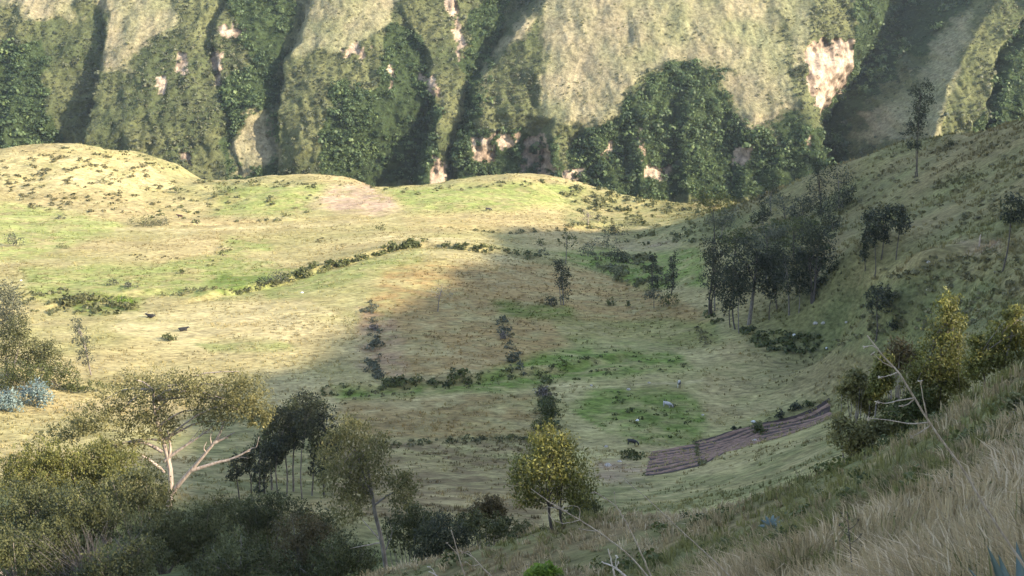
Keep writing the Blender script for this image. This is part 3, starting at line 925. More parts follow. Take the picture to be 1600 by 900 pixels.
# ------------------------------------------------------------------ pasture tufts and rough growth on the bench and hillside
def tufts(P, H, W, nb, rng, rnd0, lean=0.35):
    """upright blades, one triangle each"""
    n = len(P)
    th = rng.uniform(0, 2 * np.pi, (n, nb))
    o = np.stack([np.cos(th), np.sin(th), np.zeros_like(th)], -1)
    b = P[:, None, :] + o * (W[:, None, None] * rng.uniform(0.1, 1, (n, nb, 1)))
    side = np.stack([-np.sin(th + 0.5), np.cos(th + 0.5), np.zeros_like(th)], -1) * (W[:, None, None] * 0.28)
    tip = b + o * (H * lean)[:, None, None] * rng.uniform(0.2, 1.2, (n, nb, 1)) + np.array((0, 0, 1.0)) * (H[:, None] * rng.uniform(0.6, 1.1, (n, nb)))[..., None]
    V = np.stack([b - side, b + side, tip], 2).reshape(-1, 3)
    F = np.arange(len(V)).reshape(-1, 3)
    r = np.clip(rnd0[:, None] + rng.normal(0, 0.15, (n, nb)), 0, 1).ravel()
    return V, F, np.repeat(r, 3)


def scatter(n, y0, y1, rng, k=0.44):
    y = y0 * (y1 / y0) ** rng.uniform(0, 1, n) if y1 / y0 > 20 else rng.uniform(y0, y1, n)
    x = rng.uniform(-1, 1, n) * (k * y + 4)
    return x, y


rng = np.random.default_rng(33)
x, y = scatter(105000, 118, 430, rng)
cl_ = fbm(x / 7, y / 4, 151, 4) + 0.5 * fbm(x / 40, y / 30, 153, 3)
keep = rng.uniform(-0.35, 0.7, len(x)) < cl_
x, y = x[keep], y[keep]
z = height(x, y)
Hh = rng.uniform(0.14, 0.5, len(x)) * (1 + 0.9 * np.clip((x - 40) / 30, 0, 1))
V, F, A = tufts(np.stack([x, y, z - 0.03], -1), Hh, Hh * 0.9, 5, rng, np.clip(0.5 + 0.9 * fbm(x / 15, y / 10, 157, 3), 0, 1))
tc = np.repeat(turf_colour(x, y), 15, 0) * (0.72 + 0.75 * A)[:, None]
tag(link('pasture_tufts', mesh_np('pasture_tufts', V, F, M['bench_grass'], None, False, {'col': tc})), 'dry grass tufts all over the valley pasture', 'grass', kind='stuff')

# dark low scrub: patches on the knoll, on the hillside, along the wet hollows
def scrub_patch(name, label, polys, n, rng, rmin, rmax, mat, nleaf=14, kind='stuff', squash=0.7):
    V_, F_, A_, k = [], [], [], 0
    pts = []
    for poly in polys:
        xs = [p[0] for p in poly]; ys_ = [p[1] for p in poly]
        m = max(4, int(n * 1.0 / len(polys)))
        ux = rng.uniform(min(xs), max(xs), m * 3); uy = rng.uniform(min(ys_), max(ys_), m * 3)
        ok = inside(ux, uy, poly); ux, uy = ux[ok][:m], uy[ok][:m]
        cl2 = vnoise(ux / 22, uy / 9, 161) > 0.38
        for a, b in zip(ux[cl2], uy[cl2]):
            pts.append(hit(a, b, n=420))
    P = np.array(pts)
    R = rng.uniform(rmin, rmax, len(P))
    P[:, 2] += R * 0.15
    V, F, A = bush_field(P, R, nleaf, rng, 0.7, rng.uniform(0.15, 0.85, len(P)), squash)
    o = link(name, mesh_np(name, V, F, M[mat], {'rnd': A}))
    return tag(o, label, 'scrub', kind=kind)


# unseen bushes added along the ridge crest to soften and fray its shadow edge
rng = np.random.default_rng(34)
n = 420
y = rng.uniform(40, 275, n); x = rng.normal(253, 5, n)
R = rng.uniform(1.0, 2.6, n) * (vnoise(y / 9, y * 0, 221) + .3)
V, F, A = bush_field(np.stack([x, y, height(x, y) + R * .3], -1), R, 30, rng, .5, rng.uniform(.1, .9, n), 1.0)
tag(link('shadow_edge_thicket', mesh_np('shadow_edge_thicket', V, F, M['green'], {'rnd': A})), 'unseen thicket added on the right ridge crest to fray its shadow edge', 'thicket', kind='stuff')
rng = np.random.default_rng(35)
scrub_patch('knoll_scrub', 'low olive scrub dotted over the straw coloured knoll', [[(0, 250), (130, 236), (260, 262), (330, 290), (250, 335), (60, 330), (0, 300)]], 420, rng, 0.25, 1.1, 'hill_scrub', squash=.5)
scrub_patch('rim_scrub', 'ragged green scrub fringing the rim of the gorge', [[(20, 238), (130, 228), (260, 246), (350, 284), (345, 296), (250, 262), (130, 238)], [(340, 284), (470, 284), (560, 282), (640, 296), (800, 281), (900, 284), (1000, 302), (1000, 312), (880, 294), (780, 292), (640, 306), (560, 292), (350, 300)]], 210, rng, 0.35, 1.0, 'scrub', squash=.7)
scrub_patch('field_line_scrub', 'thin lines of low scrub marking the old field borders', [[(200, 398), (330, 405), (350, 380), (368, 372), (372, 378), (345, 410), (210, 408)], [(470, 405), (500, 372), (506, 374), (478, 410)], [(575, 470), (590, 470), (600, 590), (580, 590)], [(778, 500), (796, 500), (815, 580), (795, 585)], [(838, 590), (862, 590), (880, 670), (835, 670)], [(1080, 500), (1130, 510), (1130, 540), (1090, 540)], [(520, 622), (740, 598), (850, 582), (850, 592), (740, 608), (530, 632)], [(590, 690), (860, 680), (860, 690), (600, 702)]], 460, rng, .2, .62, 'hill_scrub', 12, squash=.7)
scrub_patch('plough_margin_weeds', 'ragged weeds along the margins of the ploughed field', [[(1005, 742), (1096, 726), (1196, 688), (1312, 646), (1314, 652), (1198, 694), (1098, 734), (1005, 750)], [(1014, 706), (1085, 690), (1180, 660), (1296, 618), (1298, 624), (1182, 666), (1088, 694), (1018, 710)], [(1084, 694), (1090, 692), (1102, 726), (1094, 730)], [(1176, 664), (1186, 662), (1198, 688), (1188, 692)]], 420, rng, .12, .55, 'scrub', 10, squash=.7)
scrub_patch('meadow_scrub', 'scattered low green scrub on the sunny far pasture', [[(190, 325), (340, 300), (520, 300), (480, 345), (260, 355)], [(0, 440), (110, 450), (230, 460), (210, 490), (60, 500)]], 150, rng, 0.4, 1.2, 'scrub', squash=.55)
scrub_patch('hollow_scrub', 'dark tangled scrub in the hollow below the gorge rim', [[(900, 305), (1120, 315), (1180, 330), (1130, 375), (1000, 385), (890, 350)], [(920, 395), (1020, 400), (1050, 445), (960, 430)], [(860, 292), (1000, 298), (1180, 312), (1180, 335), (900, 335)]], 520, rng, 0.4, 1.5, 'scrub')
scrub_patch('hillside_scrub', 'dusky scrub and coarse tussocks on the shaded right hillside', [[(1320, 250), (1440, 230), (1600, 200), (1600, 340), (1460, 360), (1330, 360)], [(1380, 420), (1600, 380), (1600, 500), (1300, 545)]], 520, rng, 0.3, 1.0, 'hill_scrub', squash=.5)
scrub_patch('grove_undergrowth', 'dark undergrowth beneath the tall eucalyptus grove', [[(1090, 470), (1150, 510), (1290, 540), (1260, 560), (1190, 545), (1110, 515)], [(1130, 340), (1300, 350), (1310, 440), (1120, 380)]], 420, rng, 0.4, 1.15, 'green')
scrub_patch('field_edge_weeds', 'low green weeds in the lush wet strip of pasture', [[(860, 545), (1060, 552), (1080, 575), (860, 600)], [(950, 610), (1090, 640), (1060, 695), (960, 680)]], 130, rng, 0.25, 0.6, 'green', 10, squash=.5)

# ------------------------------------------------------------------ ploughed field
def quad_on_ground(pix, nu, nv, lift):
    q = [hit(*p) for p in pix]
    q = [np.array(v) for v in q]
    out = []
    for a in np.linspace(0, 1, nv):
        l = q[0] * (1 - a) + q[3] * a; r = q[1] * (1 - a) + q[2] * a
        for b in np.linspace(0, 1, nu):
            out.append(l * (1 - b) + r * b)
    P = np.array(out)
    P[:, 2] = height(P[:, 0], P[:, 1]) + lift
    return P.reshape(nv, nu, 3)


pf = tag(bpy.data.objects.new('ploughed_field', None), 'bare purple brown ploughed field with straight furrows beside the lush pasture', 'field', kind='structure')
COL.objects.link(pf)
for pix, nridge in (([(1018, 706), (1085, 694), (1096, 728), (1008, 744)], 8), ([(1086, 690), (1190, 660), (1188, 690), (1098, 728)], 9), ([(1180, 664), (1296, 622), (1312, 648), (1194, 690)], 7)):
    G = quad_on_ground(pix, 26, 30, 0.05)
    k = G.shape[0] * G.shape[1]
    ii = np.arange(G.shape[0] - 1)[:, None] * 26; jj = np.arange(25)[None, :]
    FF = np.stack([ii + jj, ii + 26 + jj, ii + 27 + jj, ii + 1 + jj], -1).reshape(-1, 4)
    link('soil_bed', mesh_np('soil_bed', G.reshape(-1, 3), FF[:, ::-1], M['soil'], None, True), pf)
    for r in range(nridge):
        row = (r + 0.5) / nridge * (G.shape[0] - 1)
        a = int(row); f = row - a
        line = G[a] * (1 - f) + G[min(a + 1, G.shape[0] - 1)] * f
        line = line + np.random.default_rng(r).normal(0, 0.03, line.shape)
        wd = np.linalg.norm(G[-1, 12] - G[0, 12]) / nridge
        u = line[-1] - line[0]; u /= np.linalg.norm(u); sd = np.array((-u[1], u[0], 0))
        prof = [(-.36, .0), (-.15, .24), (.02, .32), (.18, .22), (.36, .0)]
        V = np.concatenate([line + sd * wd * a_ * .5 + np.array((0, 0, h_ * .36 - 0.02)) for a_, h_ in prof])
        n_ = len(line); FF2 = []
        for s_i in range(4):
            b0 = s_i * n_ + np.arange(n_ - 1)
            FF2.append(np.stack([b0, b0 + 1, b0 + n_ + 1, b0 + n_], -1))
        link('furrow_ridge', mesh_np('furrow_ridge', V, np.concatenate(FF2)[:, ::-1], M['ridge_soil'], None, True), pf)

# ------------------------------------------------------------------ trees near the viewer
tree('eucalyptus_tree', 'wide spreading eucalyptus with pale forking trunk and sunlit crown above the bushes', 'tree',
     [(220, 618, 68, 42), (290, 604, 48, 32), (375, 616, 55, 38), (335, 640, 50, 34), (150, 652, 60, 26), (92, 680, 42, 17), (232, 668, 58, 28), (185, 700, 45, 20), (402, 645, 30, 26), (125, 664, 36, 16)],
     [[(262, 806), (260, 760), (257, 720), (252, 680), (248, 640), (246, 610)]], y=112, leaf='euc', bark='pale_bark', n_leaf=21000, size=0.26, rad=0.31, limbs=14, seed=1, cr=0.15, depth_scale=.8, fill=.55,
     branches=[dict(pts=[(264, 776), (292, 742), (318, 712), (340, 684), (352, 655)], r=0.25, twigs=5), dict(pts=[(300, 735), (335, 724), (365, 716), (395, 700)], r=0.2, twigs=3), dict(pts=[(258, 738), (238, 722), (222, 712)], r=0.2, twigs=3),
               dict(pts=[(254, 706), (225, 692), (195, 692), (160, 700)], r=0.2, twigs=4), dict(pts=[(258, 720), (275, 706), (300, 690), (325, 672)], r=0.2, twigs=4), dict(pts=[(334, 692), (352, 684), (366, 676)], r=0.16, twigs=2), dict(pts=[(262, 730), (266, 700), (262, 672)], r=0.2, twigs=2)])
tree('eucalyptus_tree', 'loose hanging eucalyptus with bare lower trunk left of the round crowned tree', 'tree',
     [(548, 672, 38, 26), (540, 710, 52, 36), (575, 735, 45, 34), (522, 752, 34, 30), (628, 768, 32, 30), (635, 745, 18, 18), (545, 792, 34, 28), (585, 700, 32, 28), (560, 770, 30, 24)],
     [[(606, 905), (597, 855), (588, 815), (580, 765), (576, 728), (562, 700)]], y=74, leaf='euc', bark='grey_bark', n_leaf=9000, size=0.21, rad=0.17, limbs=12, seed=2, droop=.7, cr=.22, fill=.5,
     branches=[dict(pts=[(592, 842), (578, 826), (562, 806)], r=0.06, twigs=0, bark='pale_bark'), dict(pts=[(594, 848), (572, 852), (548, 857)], r=0.05, twigs=0, bark='pale_bark'), dict(pts=[(602, 860), (612, 835), (610, 818)], r=0.05, twigs=0), dict(pts=[(584, 790), (605, 775), (625, 765)], r=0.08, twigs=4)])
tree('eucalyptus_tree', 'round crowned eucalyptus with yellow sunlit top and thin dark stems on the near slope', 'tree',
     [(858, 684, 34, 22), (862, 722, 58, 34), (822, 742, 34, 32), (900, 742, 38, 32), (866, 760, 56, 26), (826, 778, 28, 18), (908, 776, 28, 22), (862, 702, 44, 26)],
     [[(862, 882), (860, 840), (858, 800), (857, 760), (858, 720)], [(868, 878), (878, 842), (876, 808), (872, 770)]], y=52, leaf='euc_yellow', bark='dark_bark', n_leaf=8500, size=0.16, rad=0.09, limbs=12, seed=3, droop=.5, cr=.24, fill=.5,
     branches=[dict(pts=[(858, 868), (846, 850), (833, 836)], r=0.045, twigs=0)])
tree('eucalyptus_tree', 'tall conical eucalyptus glowing yellow green at the top of the grass slope', 'tree',
     [(1480, 474, 18, 22), (1477, 510, 32, 32), (1472, 555, 42, 38), (1464, 605, 46, 34), (1434, 590, 28, 34), (1490, 585, 28, 34), (1440, 630, 30, 22)],
     [[(1462, 662), (1466, 620), (1470, 560), (1476, 510), (1480, 470)]], y=47, leaf='euc_yellow', bark='grey_bark', n_leaf=9500, size=0.14, rad=0.1, limbs=12, seed=4, droop=.4, cr=.22, fill=.5)
tree('eucalyptus_tree', 'yellow topped bushy eucalyptus at the right edge above the grass slope', 'tree',
     [(1584, 494, 17, 19), (1568, 526, 30, 24), (1604, 530, 24, 28), (1552, 560, 34, 24), (1596, 570, 34, 24), (1526, 540, 13, 18), (1524, 575, 22, 20)],
     [[(1570, 612), (1572, 580), (1578, 540), (1582, 500)], [(1540, 620), (1538, 590), (1528, 560)]], y=44, leaf='euc_yellow', bark='grey_bark', n_leaf=7500, size=0.14, rad=0.08, limbs=10, seed=5, droop=.3, cr=.24)
tree('eucalyptus_sapling', 'slender yellow leaved sapling left of the conical eucalyptus', 'tree', [(1384, 566, 15, 14), (1376, 590, 16, 18), (1368, 612, 14, 14), (1382, 600, 16, 14)], [[(1376, 662), (1376, 620), (1380, 570)]], y=47, leaf='euc_yellow', n_leaf=2600, size=0.17, rad=0.05, seed=6, bark='grey_bark')
tree('rusty_bush', 'rust brown bush peeping out behind the yellow sapling', 'bush', [(1405, 545, 22, 18), (1398, 562, 26, 18), (1420, 560, 16, 16)], [], base=(1405, 640), y=52, leaf='rust', n_leaf=2000, size=0.17, rad=.05, seed=7)
tree('leafy_bush', 'dark green bush to the left of the yellow sapling on the slope edge', 'bush', [(1334, 596, 20, 18), (1345, 615, 26, 16), (1322, 612, 14, 14), (1362, 630, 26, 16)], [], base=(1342, 660), y=48, leaf='euc', n_leaf=2600, size=0.17, rad=.05, seed=8)
tree('leafy_bush', 'dark shaded bush under the conical eucalyptus', 'bush', [(1410, 645, 34, 20), (1450, 650, 34, 16), (1432, 625, 26, 20), (1505, 640, 26, 16), (1400, 670, 30, 14)], [], base=(1440, 690), y=46, leaf='green', n_leaf=3600, size=0.17, rad=.05, seed=9)
tree('eucalyptus_sapling', 'small dark eucalyptus with thin bare stem standing on the slope edge', 'tree', [(1328, 680, 32, 22), (1316, 664, 18, 14), (1352, 676, 26, 18), (1340, 700, 26, 14), (1382, 668, 22, 16)], [[(1336, 768), (1334, 735), (1330, 700), (1328, 680)]], y=45, leaf='euc', bark='dark_bark', n_leaf=4200, size=0.17, rad=0.055, limbs=7, seed=10)

# bushes that fill the lower left corner, each with the place it has among the others
LB = [('sunlit yellow green bushy tree in the left corner below the lit pasture', [(60, 712, 46, 26), (30, 735, 40, 24), (95, 728, 36, 24), (60, 745, 55, 28)], 98, 'euc_yellow', 4200),
      ('olive bushy tree under the left limb of the spreading eucalyptus', [(150, 712, 44, 24), (190, 728, 44, 24), (140, 742, 46, 26)], 100, 'euc_yellow', 3600),
      ('dark bushy tree hugging the trunk of the spreading eucalyptus', [(215, 758, 48, 32), (180, 775, 44, 30), (238, 780, 34, 30)], 94, 'euc', 3600),
      ('broad dark bushy tree at the left frame edge', [(20, 790, 60, 36), (70, 775, 44, 30), (50, 815, 55, 34)], 86, 'euc', 4200),
      ('dense olive bushy tree right of the broad left edge one', [(128, 790, 50, 34), (100, 815, 40, 28), (160, 810, 44, 30)], 85, 'euc', 4000),
      ('rust tinged bush in the lower left corner of the picture', [(30, 865, 54, 34), (75, 880, 44, 28), (-10, 850, 40, 30)], 76, 'euc', 3600),
      ('olive bush at the bottom edge below the bare purple thicket', [(180, 880, 46, 30), (225, 868, 40, 30), (150, 900, 44, 22)], 74, 'euc', 3200),
      ('rounded dark green bush right below the forked pale trunk', [(300, 815, 40, 28), (335, 830, 40, 30), (290, 850, 44, 30)], 84, 'euc', 3800),
      ('green bush with pale tips right of the forked trunk', [(395, 800, 34, 26), (430, 790, 28, 22), (410, 830, 44, 32)], 88, 'euc', 3600),
      ('large dull green bush at the bottom between the two big eucalyptus trees', [(370, 870, 52, 34), (420, 885, 46, 28), (330, 890, 46, 26)], 76, 'green', 3800),
      ('brownish bush left of the loose hanging eucalyptus', [(470, 830, 42, 32), (500, 850, 38, 30), (455, 870, 44, 30)], 80, 'rust', 3800),
      ('leafy green bush crowding the trunk of the loose hanging eucalyptus', [(530, 862, 42, 30), (560, 880, 40, 26), (500, 890, 36, 22)], 76, 'green', 3600),
      ('olive bush behind the dead twigs of the loose hanging eucalyptus', [(640, 805, 34, 26), (665, 818, 30, 24), (630, 830, 34, 26)], 84, 'euc', 2600),
      ('dark blue green bush at the bottom right of the loose hanging eucalyptus', [(690, 830, 38, 32), (715, 850, 36, 34), (670, 865, 36, 34), (700, 885, 46, 26)], 66, 'dark', 4600),
      ('brown shaded bush filling the gap under the slim dark row', [(345, 790, 30, 20), (375, 800, 28, 20), (455, 800, 30, 20), (500, 812, 30, 22)], 98, 'euc', 2600),
      ('dark olive bush left of the bare purple thicket', [(75, 840, 40, 28), (100, 860, 36, 28)], 80, 'euc', 2600),
      ('dark olive bush right of the bare purple thicket', [(240, 825, 44, 30), (270, 850, 40, 28)], 82, 'euc', 3000),
      ('small reddish brown bush left of the round crowned eucalyptus', [(765, 784, 16, 16), (752, 794, 18, 14), (776, 797, 16, 12)], 78, 'rust', 1300),
      ('low green bush patch between the dark bush and the round crowned tree', [(760, 820, 36, 18), (800, 828, 34, 16), (735, 815, 24, 16)], 76, 'green', 2600),
      ('dark bush close behind the stems of the round crowned eucalyptus', [(915, 790, 22, 18), (900, 805, 22, 14)], 62, 'green', 1500)]
for k, (lab, lob, yy, lf, nl) in enumerate(LB):
    lob = [(a_, b_ + 2, c_ * 1.15, d_ * 1.15) for a_, b_, c_, d_ in lob]
    bx_ = sum(l[0] for l in lob) / len(lob); by_ = max(l[1] + l[3] for l in lob)
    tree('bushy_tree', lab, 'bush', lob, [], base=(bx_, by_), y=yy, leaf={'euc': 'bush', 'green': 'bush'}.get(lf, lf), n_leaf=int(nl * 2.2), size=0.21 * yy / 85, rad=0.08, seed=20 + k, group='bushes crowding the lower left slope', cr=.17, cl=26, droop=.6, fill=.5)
shrub('bright green leafy shrub at the bottom edge under the round crowned eucalyptus', 850, 908, 34, 14, 'bright', 1500, 0.13, y=40, seed=44)

# bare purple grey thicket
b = at(140, 880, 77); b[2] = float(height(b[0], b[1]))
t = thing('bare_thicket', b, 'leafless purple grey thicket of fanned twigs in the lower left bushes', 'thicket')
s = Soup(); r_ = np.random.default_rng(5)
for q in range(120):
    o = np.array((r_.normal(0, 0.7), r_.normal(0, 0.6), -0.2)); hgt = r_.uniform(2.0, 4.6)
    e = o + np.array((r_.normal(0.0, 1.9), r_.normal(0, 0.8) - .8, hgt))
    V, F = tube(smooth_path([o, (o + e) / 2 + r_.normal(0, .15, 3), e], 5), np.linspace(.035, .008, 5), 3)
    s.add(V, F, np.full(len(V), r_.uniform()))
tag(link('twig_mass', s.mesh('twig_mass', M['twig']), t), kind='stuff')

# slim grove behind the spreading eucalyptus
slim = [(403, 748, 700), (413, 752, 672), (424, 753, 660), (434, 754, 655), (446, 755, 640), (458, 756, 632), (471, 754, 628), (486, 748, 640)]
words = ['leftmost slim trunk', 'second slim trunk from the left', 'third slim trunk from the left', 'fourth slim trunk from the left', 'fourth slim trunk from the right', 'third slim trunk from the right', 'second slim trunk from the right', 'rightmost slim trunk']
for k, (bx_, by_, ty) in enumerate(slim):
    tree('slim_tree', words[k] + ' in the dark row behind the spreading eucalyptus', 'tree',
         [(bx_ + 6 + (k * 37 % 11), ty - (k * 53 % 9), 20, 16), (bx_ + 14 - (k * 29 % 17), ty + 20, 23, 17), (bx_ + 2 + (k * 17 % 9), ty + 40, 18, 18), (bx_ + 4 - (k * 13 % 9), ty + 62, 10 + (k * 7 % 6), 10)], [[(bx_, by_), (bx_ + 1, by_ - 40), (bx_ + 4, ty + 20)]], y=134 + (k % 3) * 3, leaf=['dark', 'bush', 'dark'][k % 3], bark='grey_bark', n_leaf=1700, size=.34, rad=.1 + .02 * (k % 3), limbs=6, seed=60 + k, cr=.2, group='slim dark trees behind the spreading eucalyptus')
tree('slim_tree', 'small thin tree with dark tuft standing left of the slim dark row', 'tree', [(372, 724, 15, 16), (366, 740, 12, 10)], [[(374, 774), (370, 750), (371, 730)]], y=128, leaf='dark', bark='dark_bark', n_leaf=600, size=.36, rad=.09, limbs=3, seed=70)
tree('slim_tree', 'thin tree close left of the slim row, its tuft touching the eucalyptus limb', 'tree', [(388, 716, 13, 15), (394, 730, 12, 10)], [[(393, 771), (391, 745), (389, 722)]], y=129, leaf='dark', bark='dark_bark', n_leaf=600, size=.36, rad=.09, limbs=3, seed=71)
tree('bushy_tree', 'dark shaded tree mass right of the slim trunks', 'tree', [(508, 660, 22, 26), (520, 690, 16, 24), (500, 700, 18, 26), (498, 730, 16, 20)], [[(505, 752), (505, 715), (508, 680)]], y=136, leaf='dark', bark='dark_bark', n_leaf=1800, size=.42, rad=.15, seed=72)

# ------------------------------------------------------------------ trees at the left edge
tree('slender_tree', 'slender grey green tree with short trunk left of the two lying cows', 'tree', [(124, 512, 15, 10), (126, 528, 17, 11), (131, 546, 14, 10), (134, 560, 15, 9), (122, 500, 10, 6)], [[(143, 587), (138, 565), (130, 535), (124, 512)]], leaf='grey', bark='grey_bark', n_leaf=900, size=.42, rad=.13, seed=80)
for k, (lab, lob, base, lf, nl) in enumerate([
    ('pale grey green tree at the left edge beside the sunny pasture', [(8, 455, 22, 18), (15, 480, 28, 22), (5, 505, 24, 24)], (10, 590), 'grey', 3200),
    ('olive tree at the left edge below the pale grey green one', [(20, 530, 26, 24), (5, 555, 22, 24), (30, 510, 18, 18)], (15, 600), 'bush', 3000),
    ('round dark grey bush above the silvery blue shrub', [(62, 545, 26, 16), (75, 555, 22, 18), (48, 560, 22, 16)], (62, 598), 'bush', 2600),
    ('green bush between the silvery blue shrub and the slender tree', [(98, 578, 22, 18), (85, 590, 20, 16), (110, 592, 18, 12)], (97, 610), 'green', 1200),
    ('dull green bush behind the silvery blue shrubs', [(30, 580, 24, 20), (60, 585, 24, 16), (10, 590, 20, 18)], (36, 612), 'green', 2200),
    ('low bright green bush at the foot of the slender tree', [(125, 602, 22, 8), (148, 603, 18, 6), (108, 608, 18, 8)], (130, 612), 'green', 800)]):
    tree('bushy_tree', lab, 'bush', lob, [], base=base, leaf=lf, n_leaf=nl, size=.42, rad=.09, seed=82 + k, group='bushes at the left frame edge')
shrub('silvery blue shrub, the larger of two at the left edge', 58, 634, 27, 25, 'blue', 1100, .42, seed=90, name='silver_shrub')
shrub('silvery blue shrub cut by the left frame edge', 14, 643, 24, 20, 'blue', 900, .42, seed=91, name='silver_shrub')

# ------------------------------------------------------------------ trees of the middle distance
tree('dark_tree', 'lone tall dark tree with twin trunks standing in the tan field', 'tree', [(873, 414, 11, 9), (879, 428, 14, 11), (877, 444, 12, 11), (884, 452, 9, 9), (882, 464, 10, 7)], [[(881, 477), (879, 450), (876, 420)], [(877, 476), (875, 450), (880, 432)]], leaf='dark', bark='grey_bark', n_leaf=1300, size=.45, rad=.16, seed=100, cr=.3)
shrub('round dark shrub at the foot of the lone twin trunked tree', 860, 477, 11, 9, 'dark', 260, .4, seed=101)
tree('bare_tree', 'nearly leafless pale tree at the shadow edge in the tan field', 'tree', [(690, 452, 17, 10), (680, 462, 12, 7), (700, 462, 10, 7)], [[(684, 487), (686, 470), (690, 455)]], leaf='twig', bark='grey_bark', n_leaf=260, size=.4, rad=.13, limbs=14, seed=102, aspect=.2)
tree('airy_tree', 'airy tree with thin straight trunk behind the lone dark tree', 'tree', [(875, 377, 9, 7), (894, 374, 13, 9), (884, 368, 10, 6), (888, 384, 9, 5)], [[(884, 412), (885, 390), (886, 372)]], leaf='green', bark='grey_bark', n_leaf=420, size=.45, rad=.14, seed=103)
tree('dark_tree', 'left of the two dark conical trees in the green hollow', 'tree', [(1019, 405, 6, 6), (1020, 416, 8, 8), (1021, 430, 10, 9), (1022, 444, 10, 8)], [[(1021, 456), (1020, 425), (1019, 405)]], leaf='dark', bark='dark_bark', n_leaf=800, size=.45, rad=.14, seed=104)
tree('dark_tree', 'right and taller of the two dark conical trees in the green hollow', 'tree', [(1052, 398, 6, 6), (1051, 410, 9, 9), (1050, 425, 11, 10), (1048, 442, 11, 10)], [[(1048, 462), (1050, 425), (1052, 400)]], leaf='dark', bark='dark_bark', n_leaf=1000, size=.45, rad=.15, seed=105)
tree('airy_tree', 'small grey tree on a thin stem at the right end of the tan field', 'tree', [(1022, 457, 13, 7), (1030, 463, 9, 6), (1014, 462, 8, 5)], [[(1022, 482), (1022, 468), (1022, 458)]], leaf='grey', bark='dark_bark', n_leaf=380, size=.42, rad=.09, seed=106)
tree('bare_tree', 'pinkish leafless tree at the sunny edge of the hollow', 'tree', [(920, 332, 13, 9), (918, 342, 9, 6)], [[(919, 354), (919, 342), (920, 332)]], leaf='twig', bark='pale_bark', n_leaf=300, size=.5, rad=.14, limbs=10, seed=107, aspect=.2)
MID = [('dark shrub above its twin on the bank left of the airy tree', 847, 384, 9, 7, 'green'), ('dark shrub below its twin on the bank left of the airy tree', 848, 399, 9, 7, 'grey'),
       ('broad dark bush on the upper side of the hollow', 962, 368, 24, 11, 'dark'), ('grey green bush in the middle of the hollow', 945, 388, 24, 13, 'grey'), ('dark round bush at the lower side of the hollow', 966, 411, 17, 14, 'dark'),
       ('pale bush beside the airy tree in the hollow', 918, 402, 17, 13, 'grey'), ('dark bush under the pinkish leafless tree', 936, 345, 6, 7, 'dark'), ('dull green bush on the sunny rim of the hollow', 985, 352, 14, 7, 'scrub'),
       ('small bush on the tan field right of the lone dark tree', 955, 478, 8, 7, 'green'), ('tiny upright bush right of the small field bush', 982, 479, 4, 6, 'green'),
       ('green bush to the right of the small grey tree', 1046, 478, 18, 12, 'green'), ('little bush in the middle of the sunny far meadow', 595, 360, 8, 7, 'green'), ('dark shrub on a low mound below the right lying cow', 266, 532, 20, 6, 'green'),
       ('dark round bush on the bank casting a long shadow', 412, 448, 14, 9, 'dark'), ('silvery twiggy bush beside the dark round bush on the bank', 436, 443, 20, 12, 'grey'),
       ('grey twiggy shrub in the tan field, upper of the left pair', 584, 517, 9, 7, 'twig'), ('grey twiggy shrub in the tan field, lower of the left pair', 590, 543, 13, 9, 'grey'),
       ('grey twiggy shrub in the tan field, upper of the right pair', 788, 530, 9, 8, 'twig'), ('dark shrub in the tan field, lower of the right pair', 802, 566, 12, 9, 'grey'),
       ('grey twiggy shrub above the green hedge clump in mid field', 850, 622, 14, 11, 'twig'), ('green hedge clump just above the round crowned tree', 858, 650, 20, 16, 'green'), ('lower green hedge clump touching the top of the round crowned tree', 850, 672, 24, 12, 'green'),
       ('dark grey bush at the left edge of the sunny far pasture', 22, 384, 20, 11, 'grey'), ('flat bush right of the dark grey one on the far pasture', 98, 388, 11, 5, 'scrub'), ('large flat bush spread over the sunny far pasture', 228, 354, 30, 10, 'scrub'),
       ('grey bush at the right end of the large flat bush', 252, 352, 16, 8, 'grey'), ('long low bush on the far pasture left of the large flat one', 95, 342, 12, 5, 'grey'), ('dark bush low on the right flank of the knoll', 276, 302, 12, 6, 'green'),
       ('row end bush at the foot of the knoll by the gorge rim', 350, 301, 22, 6, 'green'), ('green bush on the gorge rim beneath the grassy ravine mouth', 395, 288, 18, 6, 'green'), ('grey bush mid knoll under the scrubby crest', 165, 288, 16, 6, 'scrub'),
       ('green leafy bush cluster near the left bank end', 190, 476, 22, 8, 'bright'), ('grey green bush at the upper left bank', 176, 446, 9, 6, 'grey'), ('grey bush pair on the bank above the leafy cluster', 205, 449, 16, 5, 'grey'), ('olive bush on the left bank above the slender tree', 130, 470, 22, 7, 'scrub'),
       ('small dark bush below the airy meadow at bank centre', 284, 428, 5, 4, 'green'), ('dark bush on the pasture edge left of the black grazing cow', 985, 716, 24, 8, 'green'), ('round bush at the top end of the ploughed field', 1244, 644, 12, 9, 'dark'),
       ('bush in the middle of the ploughed field edge', 1218, 655, 9, 8, 'dark'), ('green bush where the two ploughed plots meet', 1186, 678, 12, 9, 'green'), ('bush at the far tip of the ploughed field', 1262, 636, 12, 6, 'green'),
       ('small dark bush on the upper side of the ploughed plot', 1147, 672, 5, 4, 'dark'), ('dark small bush on the hillside right of the lone hillside tree', 1396, 514, 12, 9, 'dark'), ('dark small shrub on the sunlit hill crest', 1487, 230, 10, 8, 'dark')]
for k, (lab, px_, py_, rx, ry, lf) in enumerate(MID):
    shrub(lab, px_, py_, rx, ry, lf, int(60 + rx * ry * 1.6), .38, seed=120 + k, group='shrubs dotted over the valley')

